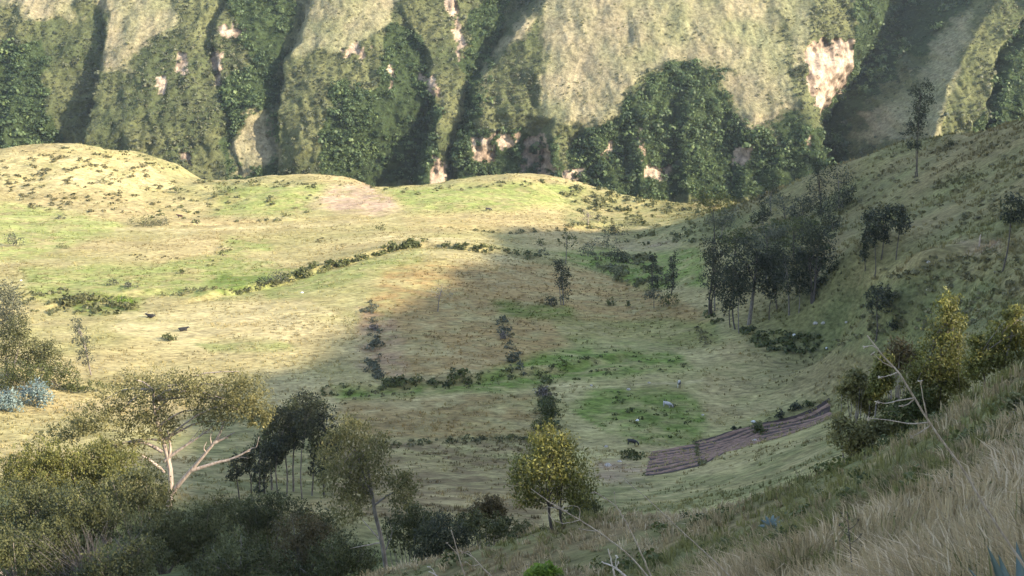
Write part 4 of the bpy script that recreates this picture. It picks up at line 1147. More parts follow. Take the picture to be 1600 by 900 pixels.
# hedges along the field banks
def hedge(label, pix, n, r0, r1, leaf, seed):
    rng = np.random.default_rng(seed)
    pts = smooth_path([hit(*p) for p in pix], 60)
    b = pts[len(pts) // 2].copy(); b[2] = float(height(b[0], b[1]))
    t = thing('hedgerow', b, label, 'hedge', 'hedgerows along the field banks')
    k = rng.integers(0, 60, n)
    P = pts[k] + rng.normal(0, 0.7, (n, 3)) * np.array((1, 1, 0)); P[:, 2] = height(P[:, 0], P[:, 1])
    R = rng.uniform(r0, r1, n) * (0.8 + 1.0 * vnoise(k / 6.0, k * 0, seed))
    P[:, 2] += R * 0.3
    V, F, A = bush_field(P - b, R, 26, rng, 0.5, rng.uniform(.1, .9, n), 0.85)
    tag(link('foliage', mesh_np('foliage', V, F, M[leaf], {'rnd': A}), t), kind='stuff')
    s = Soup()
    for p_, r in zip(P, R):
        V, F = tube([p_ - b - np.array((0, 0, r * .6)), p_ - b + np.array((0.05, 0, r * .2))], [.05, .02], 4)
        s.add(V, F)
    tag(link('stems', s.mesh('stems', M['dark_bark']), t), kind='stuff')


hedge('sunlit hedge along the upper bank of the tan field', [(455, 436), (500, 424), (560, 408), (610, 392), (660, 384)], 60, .5, 1.1, 'green', 300)
hedge('hedge along the crest of the tan field to the shadow edge', [(690, 388), (740, 388), (790, 393), (840, 401)], 40, .45, .9, 'green', 301)
hedge('dark hedge along the lower bank of the tan field', [(592, 606), (630, 602), (680, 600), (725, 594)], 44, .4, .9, 'green', 302)
hedge('thin hedge at the shadowed far bank above the lone dark tree', [(700, 356), (780, 364), (860, 360), (930, 352)], 40, .25, .6, 'scrub', 303)
hedge('hedge under the green hollow curving to the conical trees', [(935, 415), (965, 432), (1000, 444), (1040, 440)], 40, .4, .9, 'scrub', 304)
hedge('straggly hedge on the sunny left bank', [(100, 478), (150, 470), (200, 482), (225, 474)], 30, .4, .9, 'scrub', 305)
hedge('dark hedge of shrubs climbing the middle field boundary', [(420, 447), (440, 442), (470, 434), (520, 420)], 22, .3, .7, 'scrub', 306)
hedge('grey shrub row running down the left side of the tan field', [(578, 468), (583, 505), (588, 540), (586, 575), (592, 600)], 44, .3, .7, 'grey', 308)
hedge('grey shrub row running down the middle of the tan field', [(782, 500), (790, 525), (800, 552), (808, 582)], 30, .3, .7, 'grey', 309)
hedge('green shrub row running down to the round crowned tree', [(846, 592), (852, 620), (858, 645), (852, 672)], 36, .4, .9, 'green', 310)
hedge('long low hedge on the bank from the lower hedge to the lush strip', [(730, 594), (800, 586), (850, 580), (930, 566)], 46, .2, .5, 'green', 311)
hedge('low hedge at the left end of the lower tan field bank', [(480, 622), (520, 614), (560, 609), (592, 606)], 30, .2, .5, 'green', 312)
hedge('low bramble row across the shaded brown field', [(600, 696), (680, 690), (770, 688), (850, 684)], 46, .2, .5, 'bush', 313)
hedge('long hedge between the straw pasture and the far green pasture', [(230, 462), (300, 458), (360, 456), (405, 450)], 40, .25, .6, 'scrub', 314)
hedge('narrow ditch hedge slanting through the sunny far pasture', [(325, 420), (345, 403), (365, 380)], 16, .2, .4, 'green', 307)

# tall grove at the foot of the right hillside
GR = [('leftmost twin trunked eucalyptus of the tall dark grove', [(1122, 398, 22, 18), (1110, 430, 18, 26), (1128, 436, 18, 24), (1118, 460, 16, 18)], [[(1109, 494), (1110, 460), (1116, 420)], [(1114, 494), (1116, 460), (1122, 410)]], None, 'dark', .3),
      ('thick leaning trunk eucalyptus at the front of the tall dark grove', [(1180, 408, 26, 22), (1166, 386, 24, 20), (1196, 436, 26, 22), (1170, 440, 22, 20), (1206, 410, 20, 18)], [[(1170, 508), (1176, 470), (1180, 430), (1182, 400)]], None, 'dark', .45),
      ('thin tree left of the thick leaning trunk in the grove', [(1140, 462, 16, 18), (1146, 440, 18, 18), (1134, 478, 12, 12)], [[(1141, 512), (1141, 485), (1143, 450)]], None, 'dark', .14),
      ('thin pole tree in front of the thick leaning trunk', [(1156, 466, 14, 14), (1158, 448, 15, 14)], [[(1155, 521), (1155, 490), (1157, 455)]], None, 'dark', .12),
      ('big eucalyptus with fan of pale limbs at the right end of the grove', [(1276, 388, 28, 22), (1258, 366, 26, 18), (1294, 410, 22, 18), (1288, 370, 22, 18), (1262, 408, 22, 20)], [[(1270, 474), (1274, 440), (1276, 405)], [(1268, 472), (1268, 440), (1262, 400)]], None, 'dark', .34),
      ('middle eucalyptus of the grove with thin double trunk', [(1230, 418, 24, 20), (1226, 446, 20, 18), (1214, 394, 20, 18), (1244, 400, 18, 18)], [[(1233, 494), (1232, 460), (1230, 425)]], None, 'dark', .2),
      ('slim grove tree right of the thick leaning trunk', [(1206, 456, 16, 14), (1212, 436, 14, 14)], [[(1202, 500), (1203, 478), (1207, 452)]], None, 'dark', .13),
      ('small leafy grove tree in front of the fan limbed eucalyptus', [(1252, 450, 16, 12), (1246, 436, 16, 12)], [[(1248, 490), (1249, 465), (1250, 445)]], None, 'dark', .13),
      ('leafy dark tree filling the grove between twin trunks and leaning trunk', [(1148, 410, 20, 18), (1140, 430, 18, 18), (1158, 425, 18, 16)], [[(1150, 498), (1149, 460), (1148, 420)]], 242, 'dark', .18),
      ('dark tree filling the grove between leaning trunk and double trunk', [(1206, 428, 20, 18), (1196, 405, 20, 16), (1216, 412, 18, 16)], [[(1214, 492), (1210, 455), (1206, 425)]], 244, 'dark', .18),
      ('low dark grove tree under the fan limbed eucalyptus', [(1286, 440, 16, 14), (1270, 446, 16, 14), (1258, 430, 16, 14)], [[(1284, 478), (1281, 460), (1276, 442)]], 236, 'dark', .13),
      ('dark tree behind the twin trunks at the left of the grove', [(1108, 386, 16, 14), (1124, 376, 16, 12), (1114, 404, 16, 14)], [[(1118, 470), (1116, 430), (1114, 390)]], 255, 'dark', .17),
      ('ragged tall eucalyptus between front grove and back row', [(1250, 334, 18, 14), (1262, 318, 16, 12), (1240, 312, 14, 10)], [[(1252, 400), (1252, 360), (1254, 325)]], 285, 'dark', .18),
      ('ragged tree linking the fan limbed eucalyptus with the hill', [(1300, 350, 20, 14), (1292, 335, 18, 12), (1312, 362, 14, 12)], [[(1302, 400), (1301, 375), (1299, 345)]], 280, 'dark', .16),
      ('grey topped eucalyptus behind the front grove, left side', [(1150, 368, 20, 14), (1140, 384, 18, 14), (1165, 372, 16, 12)], [[(1148, 420), (1149, 400), (1150, 375)]], 262, 'green', .2),
      ('grey topped eucalyptus behind the front grove, middle', [(1196, 366, 22, 14), (1214, 360, 18, 14), (1186, 382, 18, 14)], [[(1198, 420), (1198, 395), (1198, 370)]], 262, 'grey', .22),
      ('leafy eucalyptus behind the fan limbed one', [(1240, 352, 22, 14), (1225, 372, 20, 14), (1258, 350, 18, 12)], [[(1240, 410), (1240, 385), (1240, 358)]], 268, 'green', .22),
      ('dark back row tree just left of the hill crest', [(1310, 272, 22, 18), (1322, 296, 22, 20), (1306, 312, 26, 18), (1325, 320, 14, 14)], [[(1311, 352), (1311, 325), (1310, 285)]], 300, 'dark', .25),
      ('second dark back row tree below the ravine mouth', [(1278, 262, 14, 14), (1280, 288, 20, 18), (1272, 316, 22, 18), (1290, 330, 18, 12)], [[(1286, 352), (1283, 325), (1279, 275)]], 304, 'dark', .25),
      ('dark domed tree standing alone before the mountain foot', [(1204, 290, 14, 9), (1208, 302, 17, 10), (1190, 312, 9, 12)], [[(1204, 345), (1204, 320), (1205, 298)]], 330, 'dark', .2),
      ('grey green mounded tree below the domed dark tree', [(1228, 322, 22, 12), (1210, 312, 18, 10), (1240, 336, 16, 12)], [[(1226, 362), (1226, 340), (1226, 324)]], 312, 'grey', .2),
      ('dark round tree with white trunk left of the mounded grey one', [(1192, 332, 17, 11), (1184, 342, 14, 8)], [[(1192, 362), (1192, 345), (1192, 332)]], 308, 'dark', .16),
      ('pale sunlit topped tree with crooked trunk left of the grove', [(1112, 304, 24, 11), (1130, 312, 20, 11), (1096, 316, 18, 9), (1118, 326, 22, 9)], [[(1115, 376), (1114, 350), (1118, 325)]], 300, 'euc_yellow', .18),
      ('shaded spreading tree just below the pale sunlit one', [(1140, 338, 18, 9), (1130, 350, 22, 10), (1112, 346, 16, 8)], [[(1128, 384), (1128, 365), (1130, 345)]], 296, 'grey', .16)]
for k, (lab, lob, st, yy, lf, rad) in enumerate(GR):
    tree('eucalyptus_tree', lab, 'tree', lob, st, y=yy, leaf=lf, bark='grey_bark' if k % 2 else 'dark_bark', n_leaf=max(900, int(sum(l[2] * l[3] for l in lob) * 1.5)), size=.5, rad=rad, limbs=6, seed=200 + k, group='trees of the tall grove', cr=.27, fill=.5)
HT = [('tall gappy eucalyptus rising above the sunlit hill crest', [(1448, 134, 13, 8), (1430, 142, 12, 9), (1442, 158, 17, 12), (1436, 178, 17, 12), (1430, 196, 16, 10), (1418, 208, 11, 6), (1440, 212, 9, 6), (1428, 226, 13, 7)], [[(1433, 284), (1436, 240), (1440, 180), (1442, 145)], [(1429, 284), (1431, 250), (1433, 215)]], 285, 'dark', .17),
      ('hillside tree with the lowest base of the hillside trio', [(1366, 356, 13, 16), (1370, 336, 11, 10), (1362, 376, 9, 10)], [[(1366, 438), (1368, 405), (1368, 360)]], None, 'dark', .14),
      ('middle tree of the hillside trio', [(1382, 350, 13, 16), (1384, 332, 11, 10), (1380, 372, 11, 10)], [[(1377, 406), (1380, 380), (1383, 350)]], None, 'dark', .15),
      ('right tree of the hillside trio', [(1408, 345, 14, 12), (1404, 330, 11, 9), (1412, 358, 10, 8)], [[(1400, 406), (1404, 375), (1407, 345)]], None, 'dark', .13),
      ('thin leafy tree left beside the hillside trio', [(1353, 370, 8, 16), (1351, 395, 7, 12), (1355, 340, 9, 12)], [[(1352, 422), (1352, 395), (1354, 360)]], None, 'dark', .1),
      ('lone dark tree on the lower hillside above the dry stalk', [(1374, 462, 24, 14), (1362, 474, 16, 11), (1386, 476, 18, 11), (1376, 450, 16, 8)], [[(1367, 537), (1370, 505), (1373, 470)]], None, 'dark', .16),
      ('dark tree cut by the right frame edge on the upper hillside', [(1586, 318, 20, 18), (1578, 338, 16, 10), (1600, 335, 18, 14)], [[(1566, 426), (1570, 385), (1576, 345), (1584, 320)]], None, 'dark', .15)]
for k, (lab, lob, st, yy, lf, rad) in enumerate(HT):
    tree('hillside_tree', lab, 'tree', lob, st, y=yy, leaf=lf, bark='dark_bark', n_leaf=2600 if k == 0 else 1100, size=.5, rad=rad, limbs=5, seed=240 + k, group='trees on the right hillside', cr=.3)

# ------------------------------------------------------------------ animals
def animal_mesh(name, joints, bones, mat):
    """joints: name -> (x, y, z, radius); the skin grows over the bones as one surface"""
    import bmesh
    keys = list(joints)
    me = bpy.data.meshes.new(name)
    me.from_pydata([joints[k][:3] for k in keys], [(keys.index(a), keys.index(b)) for a, b in bones], [])
    o = bpy.data.objects.new(name, me)
    COL.objects.link(o)
    md = o.modifiers.new('skin', 'SKIN')
    md.use_smooth_shade = True
    for i_, k in enumerate(keys):
        r = joints[k][3]
        rr = r if isinstance(r, tuple) else (r, r)
        me.skin_vertices[0].data[i_].radius = rr
    me.skin_vertices[0].data[0].use_root = True
    sb = o.modifiers.new('smooth', 'SUBSURF'); sb.levels = 1; sb.render_levels = 1
    dg = bpy.context.evaluated_depsgraph_get()
    ev = bpy.data.meshes.new_from_object(o.evaluated_get(dg))
    bpy.data.objects.remove(o)
    ev.materials.clear(); ev.materials.append(mat)
    ev.polygons.foreach_set('use_smooth', np.ones(len(ev.polygons), bool))
    return ev


def cow_joints(pose):
    z = 1.0 if pose != 'lying' else 0.48
    J = {'hip': (-.62, 0, z + .02, (.30, .30)), 'mid': (-.05, 0, z - .06, (.36, .37)), 'chest': (.5, 0, z - .02, (.30, .34)), 'rump': (-.88, 0, z + .05, .2)}
    B = [('hip', 'mid'), ('mid', 'chest'), ('hip', 'rump')]
    if pose == 'grazing':
        J.update({'neck': (.88, 0, z - .15, .17), 'poll': (1.12, 0, z - .45, .13), 'muzzle': (1.28, 0, z - .82, .085)})
    else:
        J.update({'neck': (.86, 0, z + .18, .17), 'poll': (1.08, 0, z + .34, .14), 'muzzle': (1.42, 0, z + .2, .09)})
    B += [('chest', 'neck'), ('neck', 'poll'), ('poll', 'muzzle')]
    for s_, sn in ((1, 'l'), (-1, 'r')):
        J['ear' + sn] = (J['poll'][0] - .02, .24 * s_, J['poll'][2] + .04, .03); B.append(('poll', 'ear' + sn))
        if pose != 'lying':
            J['elbow' + sn] = (.48, .2 * s_, .62, .11); J['knee' + sn] = (.52, .2 * s_, .36, .062); J['hoof' + sn] = (.5, .2 * s_, .03, .06)
            J['thigh' + sn] = (-.66, .2 * s_, .68, .15); J['hock' + sn] = (-.84, .2 * s_, .42, .07); J['rear' + sn] = (-.76, .2 * s_, .03, .06)
        else:
            J['elbow' + sn] = (.5, .28 * s_, .22, .12); J['knee' + sn] = (.82, .3 * s_, .1, .07); J['hoof' + sn] = (.55, .36 * s_, .06, .055)
            J['thigh' + sn] = (-.5, .3 * s_, .28, .17); J['hock' + sn] = (-.2, .42 * s_, .1, .08); J['rear' + sn] = (.1, .44 * s_, .06, .055)
        B += [('chest', 'elbow' + sn), ('elbow' + sn, 'knee' + sn), ('knee' + sn, 'hoof' + sn), ('hip', 'thigh' + sn), ('thigh' + sn, 'hock' + sn), ('hock' + sn, 'rear' + sn)]
    J['tail'] = (-1.0, 0, z - .1, .035); J['tail_end'] = (-1.02, 0, max(.12, z - .62), .04)
    B += [('rump', 'tail'), ('tail', 'tail_end')]
    return J, B


for name, lab, cat, px_, py_, pose, mat, yaw, sc in [
    ('cow', 'black cow lying in the sunny pasture, left of the two', 'cow', 236, 496, 'lying', 'black_hide', 175, 1.0),
    ('cow', 'black cow lying in the sunny pasture, right of the two, above the mound shrub', 'cow', 286, 517, 'lying', 'black_hide', 8, 1.0),
    ('cow', 'black and white cow standing on the shaded green pasture facing the viewer', 'cow', 1061, 606, 'standing', 'pied_hide', -100, 0.95),
    ('cow', 'black cow grazing next to the bush by the ploughed field', 'cow', 988, 696, 'grazing', 'black_hide', -20, 0.85),
    ('cow', 'pale grey cow grazing in the lush dark green pasture', 'cow', 1043, 637, 'grazing', 'grey_hide', -35, 0.85),
    ('cow', 'tiny reddish brown cow far off right of the large flat bush', 'cow', 281, 341, 'standing', 'brown_hide', 170, 0.85),
    ('cow', 'tiny dark cow far off in the sunny strip near the gorge rim', 'cow', 763, 330, 'grazing', 'black_hide', 10, 0.9),
]:
    b = hit(px_, py_, n=1800)
    J, B = cow_joints(pose)
    t = thing(name, b, lab, cat, 'cattle on the pasture')
    t.rotation_euler = (0, 0, math.radians(yaw)); t.scale = (sc, sc, sc)
    link('body', animal_mesh('cow_body', J, B, M[mat]), t)
    for s_ in (1, -1):
        hs = Soup()
        p = np.array(J['poll'][:3])
        V, F = tube([p + (-.0, .08 * s_, .1), p + (.02, .2 * s_, .2), p + (.06, .22 * s_, .3)], [.03, .02, .006], 5)
        hs.add(V, F)
        link('horn', hs.mesh('horn', M['stone'], True), t)

# ------------------------------------------------------------------ stones and small pale things on the pasture
def stone_mesh(seed):
    r_ = np.random.default_rng(seed)
    th = np.linspace(0, 2 * np.pi, 9, endpoint=False); V = []
    for zz, rr in ((-.25, .8), (.1, 1.0), (.45, .8), (.7, .4)):
        for a in th:
            k = rr * r_.uniform(.8, 1.15)
            V.append((k * math.cos(a), k * .8 * math.sin(a), zz * r_.uniform(.8, 1.15)))
    V.append((0, 0, .78)); F = []
    for k in range(3):
        for q in range(9):
            a, b_, c, d = k * 9 + q, k * 9 + (q + 1) % 9, (k + 1) * 9 + (q + 1) % 9, (k + 1) * 9 + q
            F += [(a, b_, c), (a, c, d)]
    for q in range(9): F.append((27 + q, 27 + (q + 1) % 9, 36))
    return np.array(V), np.array(F)


for k, (lab, px_, py_, r, mat) in enumerate([
    ('white boulder gleaming in the sun below the bank hedge', 472, 458, .42, 'white'), ('white stone in the lush pasture above the black grazing cow', 996, 658, .34, 'white'),
    ('pale stone left of the black and white cow, largest of three', 982, 610, .38, 'stone'), ('pale stone closest left of the black and white cow', 1014, 599, .3, 'stone'),
    ('pale stone farthest left of the black and white cow', 924, 603, .32, 'stone'), ('pale stone left of the black grazing cow', 947, 699, .36, 'stone'),
    ('pale stone at the right border of the lush pasture', 1098, 649, .26, 'stone'), ('white stone beside the bush where the ploughed plots meet', 1177, 660, .4, 'white'),
    ('tan boulder at the lower border between the ploughed plots', 1180, 690, .5, 'stone'), ('grey boulder on the bare patch left of the ploughed field', 950, 728, .55, 'stone'), ('smaller grey boulder beside the bare patch left of the ploughed field', 968, 722, .36, 'stone'),
    ('pale boulder at the right foot of the grove, left one', 1274, 506, .55, 'stone'), ('pale boulder at the right foot of the grove, right one', 1286, 507, .45, 'stone'),
    ('white stone in the grass below the grove boulders', 1292, 545, .3, 'white'), ('pale stone on the hillside path', 1450, 412, .4, 'stone'), ('pale stone below the hillside path by the conical tree', 1450, 456, .35, 'stone'),
    ('tiny white stone at the left end of the far green pasture', 33, 439, .3, 'white'), ('pale stone left of the lone hillside tree', 1322, 507, .35, 'stone'), ('silvery stone in the undergrowth in front of the grove', 1241, 526, .42, 'white')]):
    b = hit(px_, py_, n=1500)
    V, F = stone_mesh(400 + k)
    o = link('stone', mesh_np('stone', V * r, F, M[mat], None, False), None, b)
    tag(o, lab, 'stone', 'stones on the pasture')
b = hit(1530, 384, n=1500)
t = thing('fence_post', b, 'short wooden post on the bare earth patch of the hillside', 'post')
V, F = tube([(0, 0, -.3), (0.02, 0, .8), (0.03, 0, 1.7)], [.14, .13, .12], 7)
s = Soup(); s.add(V, F); link('post', s.mesh('post', M['pale_bark'], True), t)
V, F = tube([(0.03, 0, 1.7), (.1, 0, 1.95)], [.12, .05], 7)
s = Soup(); s.add(V, F); link('post_tip', s.mesh('post_tip', M['pale_bark'], True), t)

# ------------------------------------------------------------------ the near grass slope
def blades(P, n_per, H, rng, rnd0, spread, wid):
    n = len(P); N_ = n * n_per
    th = rng.uniform(0, 2 * np.pi, N_)
    o = np.stack([np.cos(th), np.sin(th), np.zeros(N_)], -1)
    Pb = np.repeat(P, n_per, 0) + o * (np.repeat(spread, n_per) * rng.uniform(0, 1, N_) ** .7)[:, None]
    h = np.repeat(H, n_per) * rng.uniform(.5, 1.15, N_)
    lean = rng.uniform(.15, .9, N_)
    wa = np.repeat(6.0 * fbm(P[:, 0] / 2.5, P[:, 1] / 2.5, 231, 2), n_per); ws_ = np.repeat(.12 + .45 * vnoise(P[:, 0] / 1.7, P[:, 1] / 1.7, 233), n_per)
    wind = np.stack([-np.cos(wa) * ws_, np.sin(wa) * ws_, np.zeros(N_)], -1)
    mid = Pb + (o * lean[:, None] * .28 + wind * .25) * h[:, None] + np.array((0, 0, .62)) * h[:, None]
    tip = Pb + (o * lean[:, None] * .8 + wind * .8) * h[:, None] + np.array((0, 0, 1.0)) * (h * (1.05 - .45 * lean))[:, None]
    sd = np.stack([-np.sin(th), np.cos(th), np.zeros(N_)], -1)
    ph = rng.uniform(0, np.pi, N_); sd = np.stack([np.cos(ph), np.sin(ph), np.zeros(N_)], -1)
    w = (np.repeat(wid, n_per) * rng.uniform(.7, 1.3, N_))[:, None]
    V = np.stack([Pb - sd * w, Pb + sd * w, mid + sd * w * .75, mid - sd * w * .75, tip], 1).reshape(-1, 3)
    k = np.arange(N_)[:, None] * 5
    F = np.concatenate([k + np.array([[0, 1, 2]]), k + np.array([[0, 2, 3]]), k + np.array([[3, 2, 4]])])
    r = np.clip(np.repeat(rnd0, n_per) + rng.normal(0, .17, N_), 0, 1)
    return V, F, np.repeat(r, 5)


rng = np.random.default_rng(55)
n = 17500
y = 5.0 * (66 / 5.0) ** (rng.uniform(0, 1, n) ** .8)
x = -0.24 * y + rng.uniform(0, 1, n) * (0.72 * y + 1.5)
z = height(x, y)
px_, py_ = project(np.stack([x, y, z], -1))
keep = (px_ > 560) & (px_ < 1700) & (py_ < 1000) & (rng.uniform(0, 1, n) < np.clip(.8 + .9 * fbm(x / 3, y / 3, 171, 3), .15, 1))
x, y, z = x[keep], y[keep], z[keep]
patch = fbm(x / 5 + y / 30, y / 6, 175, 4)
isg = patch + rng.normal(0, .12, len(x)) > .02 + .22 * np.clip(-(x - 6) / 14, 0, 1)
Hh = rng.uniform(.16, .5, len(x)) * (1 + .5 * np.clip(fbm(x / 3, y / 3, 179, 3), -.5, 1))
wd = 0.004 + 0.00042 * y
P = np.stack([x, y, z - .03], -1)
lod = y > 28
for nm, lab, m_, sel in (('straw_grass', 'tall dry straw grass covering the near slope', 'straw', ~isg), ('green_grass', 'olive green grass clumps mixed into the near slope', 'greengrass', isg)):
    s = Soup()
    for far_, npb in ((False, 20), (True, 11)):
        q = sel & (lod == far_)
        V, F, A = blades(P[q], npb, Hh[q], rng, np.clip(.45 + .9 * patch[q] * (1 if m_ == 'greengrass' else -1) + rng.normal(0, .15, q.sum()), 0, 1), np.clip(Hh[q] * .45, .1, .4), wd[q])
        s.add(V, F, A)
    tag(link(nm, s.mesh(nm, M[m_])), lab, 'grass', kind='stuff')

# low weeds between the grass
n = 420
wy_ = 9 * (58 / 9) ** rng.uniform(0, 1, n); wx_ = -0.2 * wy_ + rng.uniform(0, 1, n) * (0.66 * wy_ + 1.5)
ok = fbm(wx_ / 4, wy_ / 5, 251, 3) > -.05
wx_, wy_ = wx_[ok], wy_[ok]
R = rng.uniform(.12, .42, len(wx_)) * np.clip(wy_ / 25, .5, 1.3)
V, F, A = bush_field(np.stack([wx_, wy_, height(wx_, wy_) + R * .3], -1), R, 70, rng, .28, rng.uniform(.1, .9, len(wx_)), .8)
tag(link('slope_weeds', mesh_np('slope_weeds', V, F, M['green'], {'rnd': A})), 'low green weeds sprinkled through the near grass', 'weeds', kind='stuff')

# bushes in the grass
for k, (lab, px_, py_, rx, ry, lf, nl, sz, yy) in enumerate([
    ('green leafy shrub in the middle of the near grass', 1235, 865, 40, 20, 'green', 1500, .1, 24), ('small green shrub under the thin stemmed sapling', 1355, 770, 22, 12, 'green', 700, .12, 40),
    ('low green shrub at the bottom of the near grass', 1130, 885, 34, 14, 'green', 1100, .1, 26), ('dusky shrub high on the near slope at the right edge', 1560, 690, 34, 16, 'scrub', 1200, .1, 27),
    ('dark shrub in the shaded dip of the near slope', 1440, 790, 34, 14, 'green', 1200, .1, 22), ('dull green shrub at the right edge of the near slope', 1590, 640, 20, 14, 'scrub', 700, .1, 29)]):
    shrub(lab, px_, py_, rx, ry, lf, nl, sz, y=yy, seed=500 + k, group='shrubs in the near grass')


# dry stalks close to the viewer
def stalk(label, main, y, r, side=(), mat='stalk', heads=0, seed=0):
    rng = np.random.default_rng(seed)
    root = at(main[0][0], main[0][1], y if not isinstance(main[0], tuple) or len(main[0]) < 3 else main[0][2])
    d = root - at(main[1][0], main[1][1], main[1][2] if len(main[1]) > 2 else y)
    d /= np.linalg.norm(d); d[1] = 0; d[2] = min(d[2], -.75); d /= np.linalg.norm(d)
    g = root.copy()
    for q in range(120):
        g = g + d * .04
        if g[2] < float(height(g[0], g[1])): break
    t = thing('dry_stalk', g, label, 'dry stalk', 'dry stalks in front of the viewer')
    pts = [at(p[0], p[1], p[2] if len(p) > 2 else y) - g for p in main]
    path = smooth_path(pts, 26, r * .12, rng)
    path = np.concatenate([[np.zeros(3), path[0] * .5], path])
    r = r * .8
    V, F = tube(path, np.linspace(r, r * .4, len(path)), 7)
    s = Soup(); s.add(V, F)
    link('stem', s.mesh('stem', M[mat], True), t)
    for sp in side:
        pts = [at(p[0], p[1], p[2] if len(p) > 2 else y) - g for p in sp]
        path = smooth_path(pts, 9, r * .1, rng)
        V, F = tube(path, np.linspace(r * .5, r * .22, len(path)), 6)
        s = Soup(); s.add(V, F)
        so = link('side_twig', s.mesh('side_twig', M[mat], True), t)
        e = path[-1]; s = Soup()
        for q in range(6):
            d = rng.normal(0, 1, 3); d /= np.linalg.norm(d)
            V, F = tube([e - d * r * .2, e + d * r * 1.0, e + d * r * 1.8], [r * .3, r * .45, r * .1], 5)
            s.add(V, F)
        tag(link('seed_head', s.mesh('seed_head', M[mat], True), so), kind='stuff')
    return t


stalk('long bleached dry stalk with side twigs leaning across the right grass slope', [(1612, 900), (1585, 862), (1552, 812), (1500, 728), (1452, 660), (1408, 588), (1380, 556), (1355, 524)], 4.0, .0068,
      [[(1450, 660), (1420, 662), (1388, 656), (1356, 654)], [(1455, 664), (1440, 674), (1424, 682)], [(1428, 622), (1405, 626), (1384, 630), (1370, 628)], [(1428, 624), (1418, 632), (1408, 634)], [(1398, 575), (1380, 566), (1364, 552)], [(1448, 652), (1444, 630), (1438, 596)], [(1402, 582), (1392, 586), (1376, 590)], [(1372, 545), (1362, 540), (1352, 542)]], seed=1)
stalk('curling dry stalk with looped tendrils in front of the round crowned tree', [(1016, 905), (985, 870), (945, 838), (905, 812), (870, 792), (830, 764)], 4.6, .0045,
      [[(908, 812), (880, 818), (860, 808), (856, 792), (885, 798)], [(905, 812), (906, 796), (896, 790), (880, 793)], [(885, 800), (870, 790), (858, 784)], [(930, 830), (915, 828), (906, 826)]], seed=2)
stalk('thin upright dry stalk leaning left beside the curling one', [(1018, 902), (996, 852), (972, 805), (955, 785), (928, 768)], 4.8, .0045, [[(964, 795), (961, 782), (960, 770)], [(945, 780), (936, 772), (926, 770)]], seed=3)
stalk('faint thin dry stalk slanting over the near slope', [(1120, 880), (1060, 825), (1010, 778), (975, 750)], 6.0, .004, [[(990, 763), (982, 752), (976, 748)]], seed=4)
stalk('short straight dry stalk at the bottom left of the round crowned tree', [(728, 905), (720, 880), (712, 852), (705, 828)], 4.4, .0045, [[(716, 866), (708, 858), (698, 848)]], seed=5)
stalk('small branching dry stalk at the bottom edge, left of the round crowned tree', [(775, 908), (755, 888), (738, 870), (718, 860)], 4.4, .004, [[(748, 882), (738, 884), (728, 878)], [(738, 870), (732, 862), (722, 864)]], seed=6)
stalk('bright white broken stalk at the bottom edge', [(985, 908), (968, 892), (955, 884), (940, 878)], 3.6, .0055, [[(965, 890), (962, 880), (964, 870)]], mat='white_stalk', seed=7)
stalk('bright upright stalk crossing the white broken one', [(962, 910), (957, 885), (950, 858)], 3.8, .005, [[(958, 890), (964, 884), (966, 878)]], mat='white_stalk', seed=8)
stalk('white stalk stub at the bottom edge left of the branching stalk', [(690, 908), (680, 898), (670, 893)], 4.2, .005, [[(680, 898), (676, 890), (670, 886)]], mat='white_stalk', seed=9)
stalk('dark reddish dried flower stalk standing in the near grass', [(1333, 905), (1330, 870), (1327, 840), (1324, 800)], 11, .011, [[(1329, 862), (1318, 852), (1312, 845)], [(1328, 850), (1340, 842), (1346, 834)], [(1327, 838), (1316, 828), (1311, 820)], [(1326, 828), (1337, 820), (1341, 812)], [(1325, 815), (1317, 808), (1314, 802)]], mat='dark_bark', seed=10)


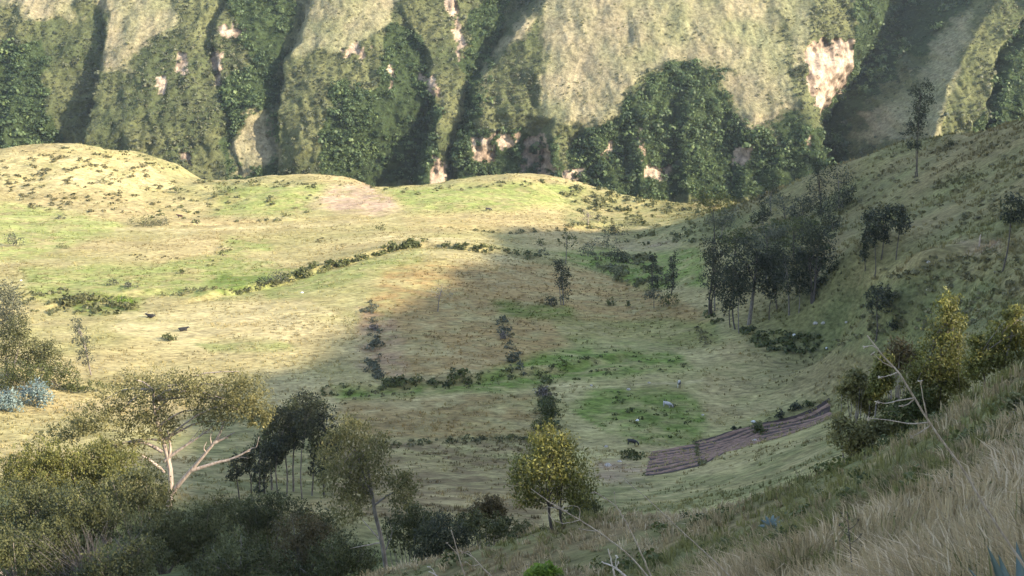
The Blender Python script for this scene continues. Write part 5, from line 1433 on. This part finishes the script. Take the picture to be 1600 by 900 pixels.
# agaves
def agave(label, px_, py_, y, leaves_px, wid, seed):
    rng = np.random.default_rng(seed)
    b = at(px_, py_, y); b[2] = float(height(b[0], b[1])) + .02
    t = thing('agave', b, label, 'agave', 'agaves on the near slope')
    for (tx, ty, dy) in leaves_px:
        e = at(tx, ty, y + dy) - b
        L_ = np.linalg.norm(e); u = np.linspace(0, 1, 9)
        mid = e * .5 + np.array((0, 0, .12 * L_))
        path = np.array([(1 - k) ** 2 * np.zeros(3) + 2 * k * (1 - k) * mid + k * k * e for k in u])
        T = np.gradient(path, axis=0); T /= np.linalg.norm(T, axis=1)[:, None]
        up = np.array((0.05, -.5, .85)); sd = np.cross(T, up); sd /= np.linalg.norm(sd, axis=1)[:, None]; nn = np.cross(sd, T)
        w = wid * np.interp(u, [0, .35, .75, 1], [.7, 1, .6, .02])
        V = np.concatenate([path - sd * w[:, None], path - nn * (w * .38)[:, None], path + sd * w[:, None], path - nn * (w * .12)[:, None] ])
        V[27:] += nn * (w * .05)[:, None]
        F = []
        for a, c in ((0, 9), (9, 18), (18, 27), (27, 0)):
            for k in range(8):
                F += [(a + k, c + k, c + k + 1), (a + k, c + k + 1, a + k + 1)]
        link('leaf', mesh_np('agave_leaf', V, np.array(F), M['agave'], None, True), t)


agave('large blue green agave cut by the lower right corner', 1640, 925, 5.0, [(1542, 852, 0), (1560, 866, .2), (1588, 846, .3), (1512, 886, -.3), (1625, 840, .3), (1540, 902, -.5), (1690, 850, .2)], .05, 1)
agave('small agave rosette in the middle of the near grass', 1206, 832, 33, [(1188, 812, 0), (1196, 806, .3), (1208, 804, .4), (1218, 806, .2), (1226, 812, 0), (1184, 822, -.3), (1230, 822, -.3)], .085, 2)


# ------------------------------------------------------------------ the air of the valley
hz, nt, N, L = new_mat('valley_haze')
N.remove(N['Principled BSDF'])
pv = N.new('ShaderNodeVolumePrincipled')
pv.inputs['Color'].default_value = (0.75, 0.86, 1.0, 1)
pv.inputs['Density'].default_value = 0.00006
pv.inputs['Anisotropy'].default_value = 0.2
L.new(pv.outputs[0], N['Material Output'].inputs['Volume'])
x0, x1, y0, y1, z0, z1 = -660, 660, -240, 960, -215, 165
V = np.array([(a, b_, c) for a in (x0, x1) for b_ in (y0, y1) for c in (z0, z1)], float)
F = np.array([(0, 1, 3, 2), (4, 6, 7, 5), (0, 4, 5, 1), (2, 3, 7, 6), (0, 2, 6, 4), (1, 5, 7, 3)])
tag(link('haze', mesh_np('haze', V, F, hz)), 'thin bluish haze filling the whole valley', 'haze', kind='stuff')
